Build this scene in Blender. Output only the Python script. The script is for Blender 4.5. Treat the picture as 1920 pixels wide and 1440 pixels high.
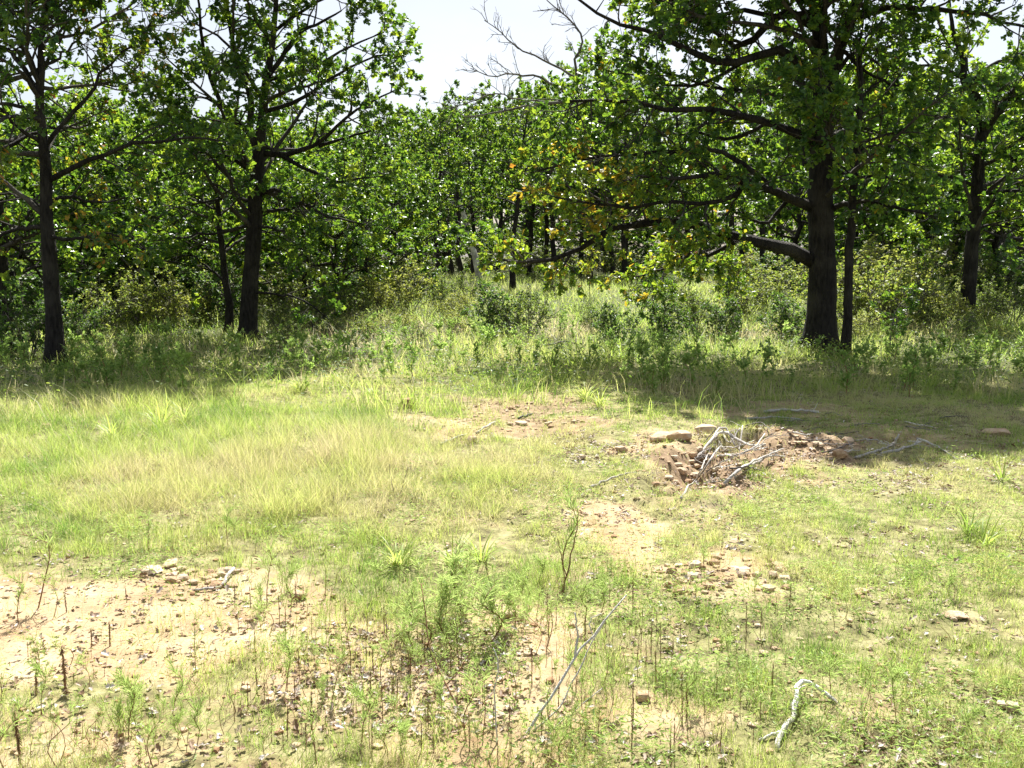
import bpy, math, random
import numpy as np

# ---------------------------------------------------------------- camera, sky, sun, exposure
for o in list(bpy.data.objects):
    bpy.data.objects.remove(o, do_unlink=True)
SC = bpy.context.scene
COL = SC.collection
F = 1884.0                       # focal length in photo pixels (photo is 1920 x 1440)
CAMZ = 1.7
PITCH = math.atan(240.0 / F)     # horizon at photo row 480
cam_d = bpy.data.cameras.new('camera')
cam_d.sensor_width = 36.0
cam_d.lens = 36.0 * F / 1920.0
cam_d.clip_start = 0.05
cam_d.clip_end = 3000.0
cam = bpy.data.objects.new('camera', cam_d)
cam.location = (0, 0, CAMZ)
cam.rotation_euler = (math.pi / 2 - PITCH, 0, 0)
COL.objects.link(cam)
SC.camera = cam

SUN_EL, SUN_AZ = math.radians(51), math.radians(7)
world = bpy.data.worlds.new('World')
SC.world = world
world.use_nodes = True
wn, wl = world.node_tree.nodes, world.node_tree.links
for n in list(wn): wn.remove(n)
w_out = wn.new('ShaderNodeOutputWorld')
w_bg = wn.new('ShaderNodeBackground')
w_sky = wn.new('ShaderNodeTexSky')
w_sky.sky_type = 'NISHITA'
w_sky.sun_disc = False
w_sky.sun_elevation = SUN_EL
w_sky.sun_rotation = SUN_AZ
w_sky.air_density = 1.0
w_sky.dust_density = 2.5
w_sky.ozone_density = 1.2
w_bg.inputs['Strength'].default_value = 0.06
# thin high cloud over the whole sky
w_tc = wn.new('ShaderNodeTexCoord'); w_mp = wn.new('ShaderNodeMapping'); w_mp.inputs['Scale'].default_value = (1, 1, 2.6)
w_no = wn.new('ShaderNodeTexNoise'); w_no.inputs['Scale'].default_value = 2.3; w_no.inputs['Detail'].default_value = 7; w_no.inputs['Roughness'].default_value = .55
w_rp = wn.new('ShaderNodeValToRGB'); w_rp.color_ramp.elements[0].position = .33; w_rp.color_ramp.elements[1].position = .66
w_mx = wn.new('ShaderNodeMix'); w_mx.data_type = 'RGBA'; w_mx.inputs[7].default_value = (5.6, 5.9, 6.4, 1)
w_sc = wn.new('ShaderNodeMath'); w_sc.operation = 'MULTIPLY'; w_sc.inputs[1].default_value = .75
wl.new(w_tc.outputs['Generated'], w_mp.inputs[0]); wl.new(w_mp.outputs[0], w_no.inputs['Vector']); wl.new(w_no.outputs['Fac'], w_rp.inputs[0])
wl.new(w_rp.outputs[0], w_sc.inputs[0]); wl.new(w_sc.outputs[0], w_mx.inputs[0]); wl.new(w_sky.outputs['Color'], w_mx.inputs[6]); wl.new(w_mx.outputs[2], w_bg.inputs['Color'])
wl.new(w_bg.outputs['Background'], w_out.inputs['Surface'])

sun_d = bpy.data.lights.new('sun', 'SUN')
sun_d.energy = 5.0
sun_d.angle = math.radians(0.53)
sun_d.color = (1.0, 0.975, 0.93)
sun = bpy.data.objects.new('sun', sun_d)
sun.location = (0, 20, 40)
# local -Z points along the light: away from the sun
sdx, sdy, sdz = math.sin(SUN_AZ) * math.cos(SUN_EL), math.cos(SUN_AZ) * math.cos(SUN_EL), math.sin(SUN_EL)
from mathutils import Vector
sun.rotation_euler = Vector((sdx, sdy, sdz)).to_track_quat('Z', 'Y').to_euler()
COL.objects.link(sun)

vs = SC.view_settings
vs.view_transform = 'Standard'
vs.look = 'None'
vs.exposure = 1.36
vs.gamma = 1.0
vs.use_curve_mapping = False
SC.cycles.max_bounces = 4
SC.cycles.diffuse_bounces = 2
SC.cycles.glossy_bounces = 1
SC.cycles.transparent_max_bounces = 4

# ---------------------------------------------------------------- numpy helpers
RNG = np.random.default_rng(7)
random.seed(7)

def nrm(v):
    return v / (np.linalg.norm(v, axis=-1, keepdims=True) + 1e-9)

_LAT = np.random.default_rng(3).random((256, 256))
def vnoise(x, y, s=1.0, o=0):
    """value noise 0..1"""
    x = np.asarray(x, float) / s + 17.3 * o + 1000
    y = np.asarray(y, float) / s + 9.7 * o + 1000
    xi, yi = np.floor(x).astype(int), np.floor(y).astype(int)
    fx, fy = x - xi, y - yi
    fx, fy = fx * fx * (3 - 2 * fx), fy * fy * (3 - 2 * fy)
    g = lambda a, b: _LAT[a % 256, b % 256]
    return (g(xi, yi) * (1 - fx) + g(xi + 1, yi) * fx) * (1 - fy) + (g(xi, yi + 1) * (1 - fx) + g(xi + 1, yi + 1) * fx) * fy

def sstep(a, b, v):
    t = np.clip((v - a) / (b - a), 0, 1)
    return t * t * (3 - 2 * t)

# ---------------------------------------------------------------- photo pixel <-> world
CP, SP = math.cos(PITCH), math.sin(PITCH)
def ray(px, py):
    a = (px - 960.0) / F
    b = -(py - 720.0) / F
    return np.array([a, CP + b * SP, -SP + b * CP])      # x, y, z of a ray from the camera
def at(px, py, D):
    """point at ground distance D on the line of sight"""
    r = ray(px, py)
    return np.array([0, 0, CAMZ]) + r * (D / r[1])
def proj(P):
    P = np.asarray(P, float)
    d = P - np.array([0, 0, CAMZ])
    zc = d[..., 1] * CP - d[..., 2] * SP
    yc = d[..., 1] * SP + d[..., 2] * CP
    zc = np.where(zc < 0.3, 0.3, zc)
    return 960 + F * d[..., 0] / zc, 720 - F * yc / zc

# terrain ---------------------------------------------------------
def flat_xy(px, py):
    r = ray(px, py)
    t = CAMZ / -r[2]
    return r[0] * t, r[1] * t
GUL = [flat_xy(1262, 925), flat_xy(1292, 885), flat_xy(1335, 850), flat_xy(1400, 826)]
MOUND = flat_xy(1525, 832)
MOUND2 = flat_xy(1345, 898)
PITC = flat_xy(1640, 820)
def seg_d(x, y, a, b):
    ax, ay = a; bx, by = b
    vx, vy = bx - ax, by - ay
    t = np.clip(((x - ax) * vx + (y - ay) * vy) / (vx * vx + vy * vy), 0, 1)
    return np.hypot(x - ax - t * vx, y - ay - t * vy)
def height(x, y):
    x = np.asarray(x, float); y = np.asarray(y, float)
    r = np.hypot(x, y)
    far = sstep(16, 40, r)
    h = (vnoise(x, y, 1.7, 1) - .5) * 0.09 + (vnoise(x, y, .55, 2) - .5) * 0.045 + (vnoise(x, y, .16, 3) - .5) * 0.022 + (vnoise(x, y, .07, 7) - .5) * 0.010
    h += far * ((vnoise(x, y, 9, 4) - .5) * 0.3) + .42 * sstep(17.5, 31, r) * (.75 + .25 * np.exp(-(x / 9) ** 2))
    h += 0.10 * np.exp(-((x - MOUND[0]) / .62) ** 2 - ((y - MOUND[1]) / .5) ** 2) * (0.7 + .6 * vnoise(x, y, .12, 5))
    h += 0.07 * np.exp(-((x - MOUND2[0]) / .22) ** 2 - ((y - MOUND2[1]) / .28) ** 2)
    g = np.minimum(np.minimum(seg_d(x, y, GUL[0], GUL[1]), seg_d(x, y, GUL[1], GUL[2])), seg_d(x, y, GUL[2], GUL[3]))
    g = g + (vnoise(x, y, .15, 6) - .5) * 0.14
    h -= 0.16 * np.exp(-(np.maximum(g, 0) / .13) ** 2)
    h += 0.05 * np.exp(-((g - .34) / .12) ** 2)
    h -= 0.09 * np.exp(-((x - PITC[0]) / .35) ** 2 - ((y - PITC[1]) / .22) ** 2)
    rz = np.exp(-((x - MOUND[0]) / .7) ** 2 - ((y - MOUND[1]) / .55) ** 2) + np.exp(-(np.maximum(g, 0) / .3) ** 2)
    h += np.minimum(rz, 1) * ((vnoise(x, y, .11, 8) - .5) * .07 + (vnoise(x, y, .055, 9) - .5) * .035)
    return h * sstep(0.2, 1.5, r)
def ground(px, py, lift=0.0):
    """where the line of sight through a pixel meets the ground (raised by lift)"""
    r = ray(px, py)
    t = (CAMZ - lift) / -r[2]
    for _ in range(12):
        z = float(height(r[0] * t, r[1] * t)) + lift
        t = t * .5 + .5 * (CAMZ - z) / -r[2]
    x, y = r[0] * t, r[1] * t
    return np.array([x, y, float(height(x, y)) + lift])

# ground cover maps, given by where patches lie on the ground --------------------
def blob(px, py, cx, cy, rx, ry):
    d = np.hypot((px - cx) / rx, (py - cy) / ry)
    return 1 - sstep(.65, 1.15, d)
def cover(x, y):
    """0 bare .. 1 thick, and rubble/redness/litter maps"""
    P = np.stack([x, y, np.zeros_like(x)], -1)
    px, py = proj(P)
    n1 = vnoise(x, y, .5, 11); n2 = vnoise(x, y, .17, 12); n3 = vnoise(x, y, 1.6, 13)
    qx = px + (n1 - .5) * 130 + (n2 - .5) * 50
    qy = py + ((n1 - .5) * 70 + (n2 - .5) * 30) * np.clip((py - 480) / 500, .15, 1.3)
    bare = np.zeros_like(px)
    for cx, cy, rx, ry, s in ((230, 1190, 370, 120, .95), (-150, 1150, 260, 140, .85), (90, 1390, 200, 45, .45), (480, 1130, 200, 70, .75),
                              (1335, 872, 150, 55, 1), (1240, 850, 90, 40, .7), (1430, 860, 120, 36, .85), (1525, 840, 125, 38, .97), (1650, 815, 140, 24, .5), (1780, 830, 110, 22, .5),
                              (980, 775, 170, 42, .8), (850, 800, 90, 30, .7), (1165, 995, 75, 60, .8), (1330, 1085, 150, 42, .6),
                              (900, 1330, 250, 110, .62), (640, 1250, 170, 120, .6), (1240, 1330, 120, 50, .6), (1000, 1190, 90, 60, .75),
                              (1480, 775, 180, 24, .45), (1280, 940, 110, 40, .5), (1560, 1310, 110, 40, .5), (420, 755, 120, 20, .4),
                              (180, 775, 130, 18, .5)):
        bare = np.maximum(bare, s * blob(qx, qy, cx, cy, rx, ry))
    base = .78 + .5 * (n3 - .5)
    base = base * (1 - .35 * sstep(1000, 1250, py) * (1 - sstep(1050, 1300, px))) + .12 * sstep(1150, 1350, px) * sstep(880, 1000, py)
    d = np.clip(base * (1 - bare) * (.55 + .9 * n2), 0, 1)
    red = np.maximum.reduce([blob(qx, qy, 1335, 872, 150, 55), blob(qx, qy, 1540, 840, 130, 40) * .9, blob(qx, qy, 990, 772, 150, 36) * .8,
                             blob(qx, qy, 250, 1130, 230, 50) * .2])
    return d, bare, red, px, py

# ---------------------------------------------------------------- mesh builder
class MB:
    def __init__(s):
        s.V = []; s.T = []; s.F = []; s.n = 0
    def add(s, V, Fc, tint):
        V = np.asarray(V, float).reshape(-1, 3)
        s.V.append(V)
        s.T.append(np.broadcast_to(np.asarray(tint, float), (len(V),)))
        for f in (Fc if isinstance(Fc, list) else [Fc]):
            s.F.append(np.asarray(f) + s.n)
        s.n += len(V)
    def tubes(s, P, R, sides, tint=0.5, cap=True, rough=0.0, rng=RNG):
        """P (m,n,3) centre lines, R (m,n) radii"""
        m, n, _ = P.shape
        if m == 0: return
        T = np.empty_like(P)
        T[:, 1:-1] = P[:, 2:] - P[:, :-2]; T[:, 0] = P[:, 1] - P[:, 0]; T[:, -1] = P[:, -1] - P[:, -2]
        T = nrm(T)
        ref = np.where(np.abs(T[:, :1, 2:3]) > .8, np.array([1., 0, 0]), np.array([0, 0, 1.]))
        A = nrm(np.cross(T, np.broadcast_to(ref, T.shape))); B = np.cross(T, A)
        th = np.arange(sides) * 2 * math.pi / sides
        rr = R[:, :, None]
        if rough: rr = rr * (1 + rough * (rng.random((m, n, sides)) - .5))
        else: rr = np.broadcast_to(rr, (m, n, sides))
        V = P[:, :, None, :] + rr[..., None] * (np.cos(th)[:, None] * A[:, :, None, :] + np.sin(th)[:, None] * B[:, :, None, :])
        idx = np.arange(m * n * sides).reshape(m, n, sides)
        a = idx[:, :-1]; b = idx[:, 1:]
        q = np.stack([a, np.roll(a, -1, 2), np.roll(b, -1, 2), b], -1).reshape(-1, 4)
        fs = [q]
        if cap: fs += [idx[:, -1, :].reshape(m, sides), idx[:, 0, ::-1].reshape(m, sides)]
        t = np.broadcast_to(np.asarray(tint, float).reshape(-1, 1, 1) if np.ndim(tint) else tint, (m, n, sides)).reshape(-1)
        s.add(V.reshape(-1, 3), fs, t)
    def leaves(s, P, D, U, size, tmpl, tint):
        """copies of a flat leaf: P base points, D pointing, U rough normal"""
        tv, tf = tmpl
        m = len(P)
        if m == 0: return
        D = nrm(D); W = nrm(np.cross(D, U)); N = np.cross(W, D)
        V = P[:, None, :] + size[:, None, None] * (tv[None, :, 0:1] * D[:, None, :] + tv[None, :, 1:2] * W[:, None, :] + tv[None, :, 2:3] * N[:, None, :])
        k = len(tv)
        off = (np.arange(m) * k)[:, None]
        fs = [(np.asarray(f)[None, :] + off) for f in tf]
        s.add(V.reshape(-1, 3), fs, np.repeat(np.broadcast_to(tint, (m,)), k))
    def mesh(s, name, mat, smooth=True):
        me = bpy.data.meshes.new(name)
        V = np.concatenate(s.V); T = np.concatenate(s.T)
        sizes = np.concatenate([np.full(len(f), f.shape[1]) for f in s.F])
        loops = np.concatenate([f.reshape(-1) for f in s.F])
        starts = np.concatenate([[0], np.cumsum(sizes)[:-1]])
        me.vertices.add(len(V)); me.vertices.foreach_set('co', V.astype(np.float32).ravel())
        me.loops.add(len(loops)); me.loops.foreach_set('vertex_index', loops.astype(np.int32))
        me.polygons.add(len(sizes)); me.polygons.foreach_set('loop_start', starts.astype(np.int32))
        a = me.attributes.new('tint', 'FLOAT', 'POINT'); a.data.foreach_set('value', T.astype(np.float32))
        me.update(calc_edges=True)
        me.polygons.foreach_set('use_smooth', np.full(len(sizes), smooth))
        me.materials.append(mat)
        return me

def obj(name, me, parent=None, loc=(0, 0, 0), rz=0.0, sc=1.0, kind=None, label=None, cat=None, group=None):
    o = bpy.data.objects.new(name, me)
    COL.objects.link(o)
    o.location = loc
    o.rotation_euler = (0, 0, rz)
    o.scale = sc if hasattr(sc, '__len__') else (sc, sc, sc)
    if parent is not None: o.parent = parent
    tag(o, label, cat, group, kind)
    return o
def tag(o, label=None, cat=None, group=None, kind=None):
    if label: o['label'] = label
    if cat: o['category'] = cat
    if group: o['group'] = group
    if kind: o['kind'] = kind
    return o
def copy_tree(root, loc, rz, sc, label=None, group=None):
    """a thing and its parts; the copies share mesh data"""
    r = root.copy(); COL.objects.link(r)
    r.location = loc; r.rotation_euler = (0, 0, rz); r.scale = sc
    tag(r, label, None, group)
    for ch in list(root.children):
        c = ch.copy(); COL.objects.link(c); c.parent = r
    return r

# ---------------------------------------------------------------- materials
def new_mat(name):
    m = bpy.data.materials.new(name); m.use_nodes = True
    nt = m.node_tree
    for n in list(nt.nodes): nt.nodes.remove(n)
    return m, nt.nodes, nt.links
def ramp(nodes, stops):
    r = nodes.new('ShaderNodeValToRGB')
    while len(r.color_ramp.elements) < len(stops): r.color_ramp.elements.new(.5)
    for e, (p, c) in zip(r.color_ramp.elements, stops):
        e.position = p; e.color = (*c, 1)
    return r
def foliage_mat(name, stops, tstops, trans=.45, rough=.4, spec=.5):
    m, N, L = new_mat(name)
    out = N.new('ShaderNodeOutputMaterial'); mix = N.new('ShaderNodeMixShader')
    bs = N.new('ShaderNodeBsdfPrincipled'); tr = N.new('ShaderNodeBsdfTranslucent')
    at_ = N.new('ShaderNodeAttribute'); at_.attribute_name = 'tint'
    r1, r2 = ramp(N, stops), ramp(N, tstops)
    L.new(at_.outputs['Fac'], r1.inputs[0]); L.new(at_.outputs['Fac'], r2.inputs[0])
    L.new(r1.outputs[0], bs.inputs['Base Color']); L.new(r2.outputs[0], tr.inputs['Color'])
    bs.inputs['Roughness'].default_value = rough
    bs.inputs['Specular IOR Level'].default_value = spec
    mix.inputs[0].default_value = trans
    L.new(bs.outputs[0], mix.inputs[1]); L.new(tr.outputs[0], mix.inputs[2]); L.new(mix.outputs[0], out.inputs[0])
    return m
LEAF = foliage_mat('oak_leaf', [(0, (.024, .058, .024)), (.35, (.048, .104, .032)), (.6, (.12, .175, .032)), (.8, (.34, .25, .03)), (1, (.34, .12, .03))],
                   [(0, (.05, .14, .018)), (.35, (.22, .40, .03)), (.6, (.56, .72, .05)), (.8, (.80, .60, .05)), (1, (.60, .22, .03))], .40, .38, .42)
SHRUB = foliage_mat('shrub_leaf', [(0, (.04, .085, .025)), (.5, (.12, .18, .04)), (1, (.26, .28, .06))],
                    [(0, (.10, .22, .03)), (.5, (.28, .42, .06)), (1, (.52, .55, .10))], .42, .5, .3)
FORB = foliage_mat('weed_leaf', [(0, (.06, .13, .035)), (.5, (.18, .27, .07)), (1, (.32, .40, .15))],
                   [(0, (.14, .30, .04)), (.5, (.42, .60, .12)), (1, (.60, .74, .24))], .5, .5, .3)
GRASS = foliage_mat('grass_blade', [(0, (.09, .17, .03)), (.35, (.29, .37, .07)), (.7, (.46, .45, .20)), (1, (.52, .46, .28))],
                    [(0, (.17, .34, .04)), (.35, (.52, .66, .12)), (.7, (.66, .64, .24)), (1, (.66, .56, .32))], .5, .5, .3)
LITTER = foliage_mat('dead_leaf', [(0, (.10, .05, .025)), (.4, (.24, .14, .07)), (.7, (.36, .27, .19)), (1, (.60, .54, .48))],
                     [(0, (.10, .05, .02)), (.5, (.2, .12, .05)), (1, (.3, .25, .2))], .15, .55, .4)

def bark_mat(name, c0, c1, scale=1.0, bump=.6, patch=None):
    m, N, L = new_mat(name)
    out = N.new('ShaderNodeOutputMaterial'); bs = N.new('ShaderNodeBsdfPrincipled')
    tc = N.new('ShaderNodeTexCoord'); mp = N.new('ShaderNodeMapping')
    mp.inputs['Scale'].default_value = (scale, scale, scale * .22)
    L.new(tc.outputs['Object'], mp.inputs['Vector'])
    no = N.new('ShaderNodeTexNoise'); no.inputs['Scale'].default_value = 26; no.inputs['Detail'].default_value = 6
    vo = N.new('ShaderNodeTexVoronoi'); vo.inputs['Scale'].default_value = 30; vo.feature = 'DISTANCE_TO_EDGE'
    n2 = N.new('ShaderNodeTexNoise'); n2.inputs['Scale'].default_value = 2.2; n2.inputs['Detail'].default_value = 4
    for t in (no, vo): L.new(mp.outputs[0], t.inputs['Vector'])
    L.new(tc.outputs['Object'], n2.inputs['Vector'])
    r = ramp(N, [(.3, c0), (.7, c1)])
    L.new(no.outputs['Fac'], r.inputs[0])
    li = ramp(N, [(.5, (0, 0, 0)), (.72, (1, 1, 1))]); L.new(n2.outputs['Fac'], li.inputs[0])
    mx = N.new('ShaderNodeMix'); mx.data_type = 'RGBA'
    mx.inputs[7].default_value = (c1[0] * 1.6, c1[1] * 1.65, c1[2] * 1.55, 1)      # lichen
    L.new(r.outputs[0], mx.inputs[6]); L.new(li.outputs[0], mx.inputs[0])
    L.new(mx.outputs[2], bs.inputs['Base Color'])
    ad = N.new('ShaderNodeMath'); ad.operation = 'MULTIPLY_ADD'; ad.inputs[1].default_value = 2.0
    L.new(vo.outputs[0], ad.inputs[0]); L.new(no.outputs['Fac'], ad.inputs[2])
    bp = N.new('ShaderNodeBump'); bp.inputs['Strength'].default_value = bump; bp.inputs['Distance'].default_value = .03
    L.new(ad.outputs[0], bp.inputs['Height']); L.new(bp.outputs[0], bs.inputs['Normal'])
    bs.inputs['Roughness'].default_value = .9; bs.inputs['Specular IOR Level'].default_value = .2
    L.new(bs.outputs[0], out.inputs[0])
    return m
BARK = bark_mat('oak_bark', (.010, .008, .007), (.040, .034, .029))
BRANCH = bark_mat('branch_bark', (.022, .018, .015), (.085, .074, .063), 1.5, .4)
TWIG = bark_mat('twig_bark', (.07, .06, .05), (.19, .17, .15), 2, .3)
DEAD = bark_mat('weathered_wood', (.26, .23, .20), (.56, .52, .47), 3, .35)
PALE = bark_mat('bleached_wood', (.46, .42, .37), (.70, .66, .60), 5, .4)
STALK = bark_mat('dry_stalk', (.16, .075, .04), (.34, .20, .10), 6, .3)

def stone_mat(name, c0, c1, c2):
    m, N, L = new_mat(name)
    out = N.new('ShaderNodeOutputMaterial'); bs = N.new('ShaderNodeBsdfPrincipled')
    tc = N.new('ShaderNodeTexCoord'); oi = N.new('ShaderNodeObjectInfo')
    no = N.new('ShaderNodeTexNoise'); no.inputs['Scale'].default_value = 3; no.inputs['Detail'].default_value = 8; no.inputs['Roughness'].default_value = .65
    at_ = N.new('ShaderNodeAttribute'); at_.attribute_name = 'tint'
    L.new(tc.outputs['Object'], no.inputs['Vector'])
    s = N.new('ShaderNodeMath'); s.operation = 'ADD'
    m2 = N.new('ShaderNodeMath'); m2.operation = 'MULTIPLY_ADD'; m2.inputs[1].default_value = .35; m2.inputs[2].default_value = -.32
    L.new(oi.outputs['Random'], m2.inputs[0]); L.new(m2.outputs[0], s.inputs[0])
    s2 = N.new('ShaderNodeMath'); s2.operation = 'MULTIPLY_ADD'; s2.inputs[1].default_value = .3
    L.new(at_.outputs['Fac'], s2.inputs[0]); L.new(no.outputs['Fac'], s2.inputs[2]); L.new(s2.outputs[0], s.inputs[1])
    r = ramp(N, [(.25, c0), (.5, c1), (.8, c2)]); L.new(s.outputs[0], r.inputs[0])
    L.new(r.outputs[0], bs.inputs['Base Color'])
    bp = N.new('ShaderNodeBump'); bp.inputs['Strength'].default_value = .5; bp.inputs['Distance'].default_value = .02
    L.new(no.outputs['Fac'], bp.inputs['Height']); L.new(bp.outputs[0], bs.inputs['Normal'])
    bs.inputs['Roughness'].default_value = .85; bs.inputs['Specular IOR Level'].default_value = .25
    L.new(bs.outputs[0], out.inputs[0])
    return m
STONE = stone_mat('sandstone', (.30, .17, .085), (.46, .33, .20), (.58, .48, .35))

# ---------------------------------------------------------------- leaf shapes (x along, y across, z up)
def oak_leaf():
    side = [(.30, .21), (.44, .12), (.68, .36), (.92, .14)]
    v = [(0, 0, 0), (1, 0, -.05)]
    for x, y in side: v.append((x, y, .22 * y))
    for x, y in side: v.append((x, -y, .22 * y))
    k = len(side)
    return np.array(v), [[[0] + [1] + list(range(1 + k, 1, -1))][0], [0] + list(range(2 + k, 2 + 2 * k)) + [1]]
OAKL = oak_leaf()
OAKL = (OAKL[0], [np.array(f) for f in OAKL[1]])
SIMPLE = (np.array([(0, 0, 0), (.35, .26, .07), (.75, .24, .04), (1, 0, -.04), (.75, -.24, .04), (.35, -.26, .07)]), [np.array([0, 3, 2, 1]), np.array([0, 5, 4, 3])])
NARROW = (np.array([(0, 0, 0), (.4, .13, .04), (1, 0, -.12), (.4, -.13, .04)]), [np.array([0, 1, 2]), np.array([0, 2, 3])])
CURLED = (np.array([(0, 0, 0), (.3, .26, .16), (.5, .12, .06), (.72, .30, .22), (1, 0, .10), (.72, -.24, .14), (.5, -.10, .05), (.3, -.28, .2)]), [np.array([0, 4, 3, 2, 1]), np.array([0, 7, 6, 5, 4])])
THREAD = (np.array([(0, .02, 0), (0, -.02, 0), (.55, -.035, .06), (1, 0, .0), (.55, .035, .06)]), [np.array([0, 1, 2, 3, 4])])

# ---------------------------------------------------------------- branching
def resample(pts, n, jit=0.0, rng=RNG):
    pts = np.asarray(pts, float)
    if len(pts) > 2:                                  # Catmull-Rom
        p = np.vstack([2 * pts[0] - pts[1], pts, 2 * pts[-1] - pts[-2]])
        out = []
        for i in range(1, len(p) - 2):
            for t in np.linspace(0, 1, 6, endpoint=False):
                out.append(.5 * (2 * p[i] + (p[i + 1] - p[i - 1]) * t + (2 * p[i - 1] - 5 * p[i] + 4 * p[i + 1] - p[i + 2]) * t * t + (3 * p[i] - p[i - 1] - 3 * p[i + 1] + p[i + 2]) * t ** 3))
        out.append(pts[-1]); pts = np.array(out)
    s = np.concatenate([[0], np.cumsum(np.linalg.norm(np.diff(pts[:, :3], axis=0), axis=1))])
    u = np.linspace(0, s[-1], n)
    q = np.stack([np.interp(u, s, pts[:, k]) for k in range(pts.shape[1])], 1)
    if jit:
        w = np.sin(np.linspace(0, math.pi, n))[:, None]
        q[:, :3] += (rng.random((n, 3)) - .5) * jit * w
    return q
def crooked(P0, D0, Ln, n, wob, lift, rng):
    m = len(P0)
    out = np.empty((m, n, 3)); out[:, 0] = P0
    d = nrm(D0.copy())
    for i in range(1, n):
        d = nrm(d + wob * rng.normal(size=(m, 3)) + np.array([0, 0, lift]))
        out[:, i] = out[:, i - 1] + d * (Ln / (n - 1))[:, None]
    return out
def spawn(P, R, idx, t, ang, rng):
    """start points and directions of shoots on polylines P[idx] at parameter t"""
    n = P.shape[1]
    f = t * (n - 1); i = np.minimum(f.astype(int), n - 2); f = f - i
    a, b = P[idx, i], P[idx, i + 1]
    p = a + (b - a) * f[:, None]
    r = R[idx, i] * (1 - f) + R[idx, i + 1] * f
    T = nrm(b - a)
    rnd = rng.normal(size=T.shape)
    perp = nrm(rnd - (rnd * T).sum(1, keepdims=True) * T)
    return p, nrm(T * np.cos(ang)[:, None] + perp * np.sin(ang)[:, None]), r

def in_poly(px, py, poly):
    c = np.zeros(np.shape(px), bool); j = len(poly) - 1
    for i in range(len(poly)):
        xi, yi = poly[i]; xj, yj = poly[j]
        c ^= ((yi > py) != (yj > py)) & (px < (xj - xi) * (py - yi) / (yj - yi + 1e-9) + xi)
        j = i
    return c

def foliate(P, R, brm, mbT, mbL, rng, per_m=4.0, blen=(.5, 1.2), ntw=6, twlen=(.14, .34), nleaf=8, lsize=(.09, .14), tmpl=OAKL, keep=None, tintf=None,
            tmin=.25, fans=4, lift=.04, zfine=None):
    """branches, twigs and leaves on limbs P (m,n,3)"""
    L = np.linalg.norm(np.diff(P, axis=1), axis=2).sum(1)
    cnt = np.maximum(2, np.round(L * per_m * rng.uniform(.8, 1.2, len(L)))).astype(int)
    idx = np.repeat(np.arange(len(P)), cnt)
    t = tmin + (1 - tmin) * rng.random(len(idx)) ** .8
    # a leader at each limb end
    idx = np.concatenate([idx, np.arange(len(P))]); t = np.concatenate([t, np.full(len(P), .999)])
    ang = rng.uniform(.6, 1.25, len(idx)); ang[-len(P):] = .2
    p, d, r = spawn(P, R, idx, t, ang, rng)
    bl = rng.uniform(*blen, len(idx)) * (1.15 - .5 * t)
    B = crooked(p, d, bl, 5, .22, lift, rng)
    if keep is not None:
        k = keep(B[:, -1]) & keep(B[:, 2]); B, r, bl = B[k], r[k], bl[k]
    br = np.minimum(r * .6, .008 + .016 * bl)
    RB = br[:, None] * np.linspace(1, .35, 5)[None]
    mbT.tubes(B, RB, 4, .5, cap=False)
    # twigs
    idx = np.repeat(np.arange(len(B)), ntw); t = .2 + .8 * rng.random(len(idx)) ** .7
    p, d, r = spawn(B, RB, idx, t, rng.uniform(.4, 1.1, len(idx)), rng)
    tl = rng.uniform(*twlen, len(idx))
    W = crooked(p, d, tl, 3, .25, lift, rng)
    if keep is not None:
        k = keep(W[:, -1]); W, tl = W[k], tl[k]
    RW = np.full((len(W), 1), .0045) * np.array([[1.2, .9, .6]])
    mbT.tubes(W, RW, 3, .5, cap=False)
    # leaves
    idx = np.repeat(np.arange(len(W)), nleaf); t = .3 + .7 * rng.random(len(idx)) ** .6
    p, d, r = spawn(W, RW, idx, np.minimum(t, .999), rng.uniform(.3, 1.3, len(idx)), rng)
    n = len(p)
    d = nrm(d + np.array([0, 0, -.25]) + rng.normal(size=(n, 3)) * .25)
    U = nrm(np.array([0, 0, 1.0]) + rng.normal(size=(n, 3)) * .55)
    sz = rng.uniform(*lsize, n)
    tw = rng.normal(size=len(W)) * .5            # each shoot has its own shade of green
    ti = np.clip(.36 + .22 * tw[idx] + rng.normal(size=n) * .07, 0, .62)
    if tintf is not None: ti = tintf(p, ti, rng)
    hi = (p[:, 2] > zfine) if zfine is not None else np.zeros(n, bool)      # high unseen leaves: simpler outline, enlarged to deepen the shade below
    mbL.leaves(p[~hi], d[~hi], U[~hi], sz[~hi], tmpl, ti[~hi])
    mbL.leaves(p[hi], d[hi], U[hi], sz[hi] * 1.55, SIMPLE, ti[hi])

def stem_tube(mb, q, sides, flare=0.0, rough=.12, rng=RNG):
    """q (n,4): centre line + radius; flared foot"""
    P = q[None, :, :3]; R = q[None, :, 3].copy()
    mb.tubes(P, R, sides, .5, True, rough, rng)

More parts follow.
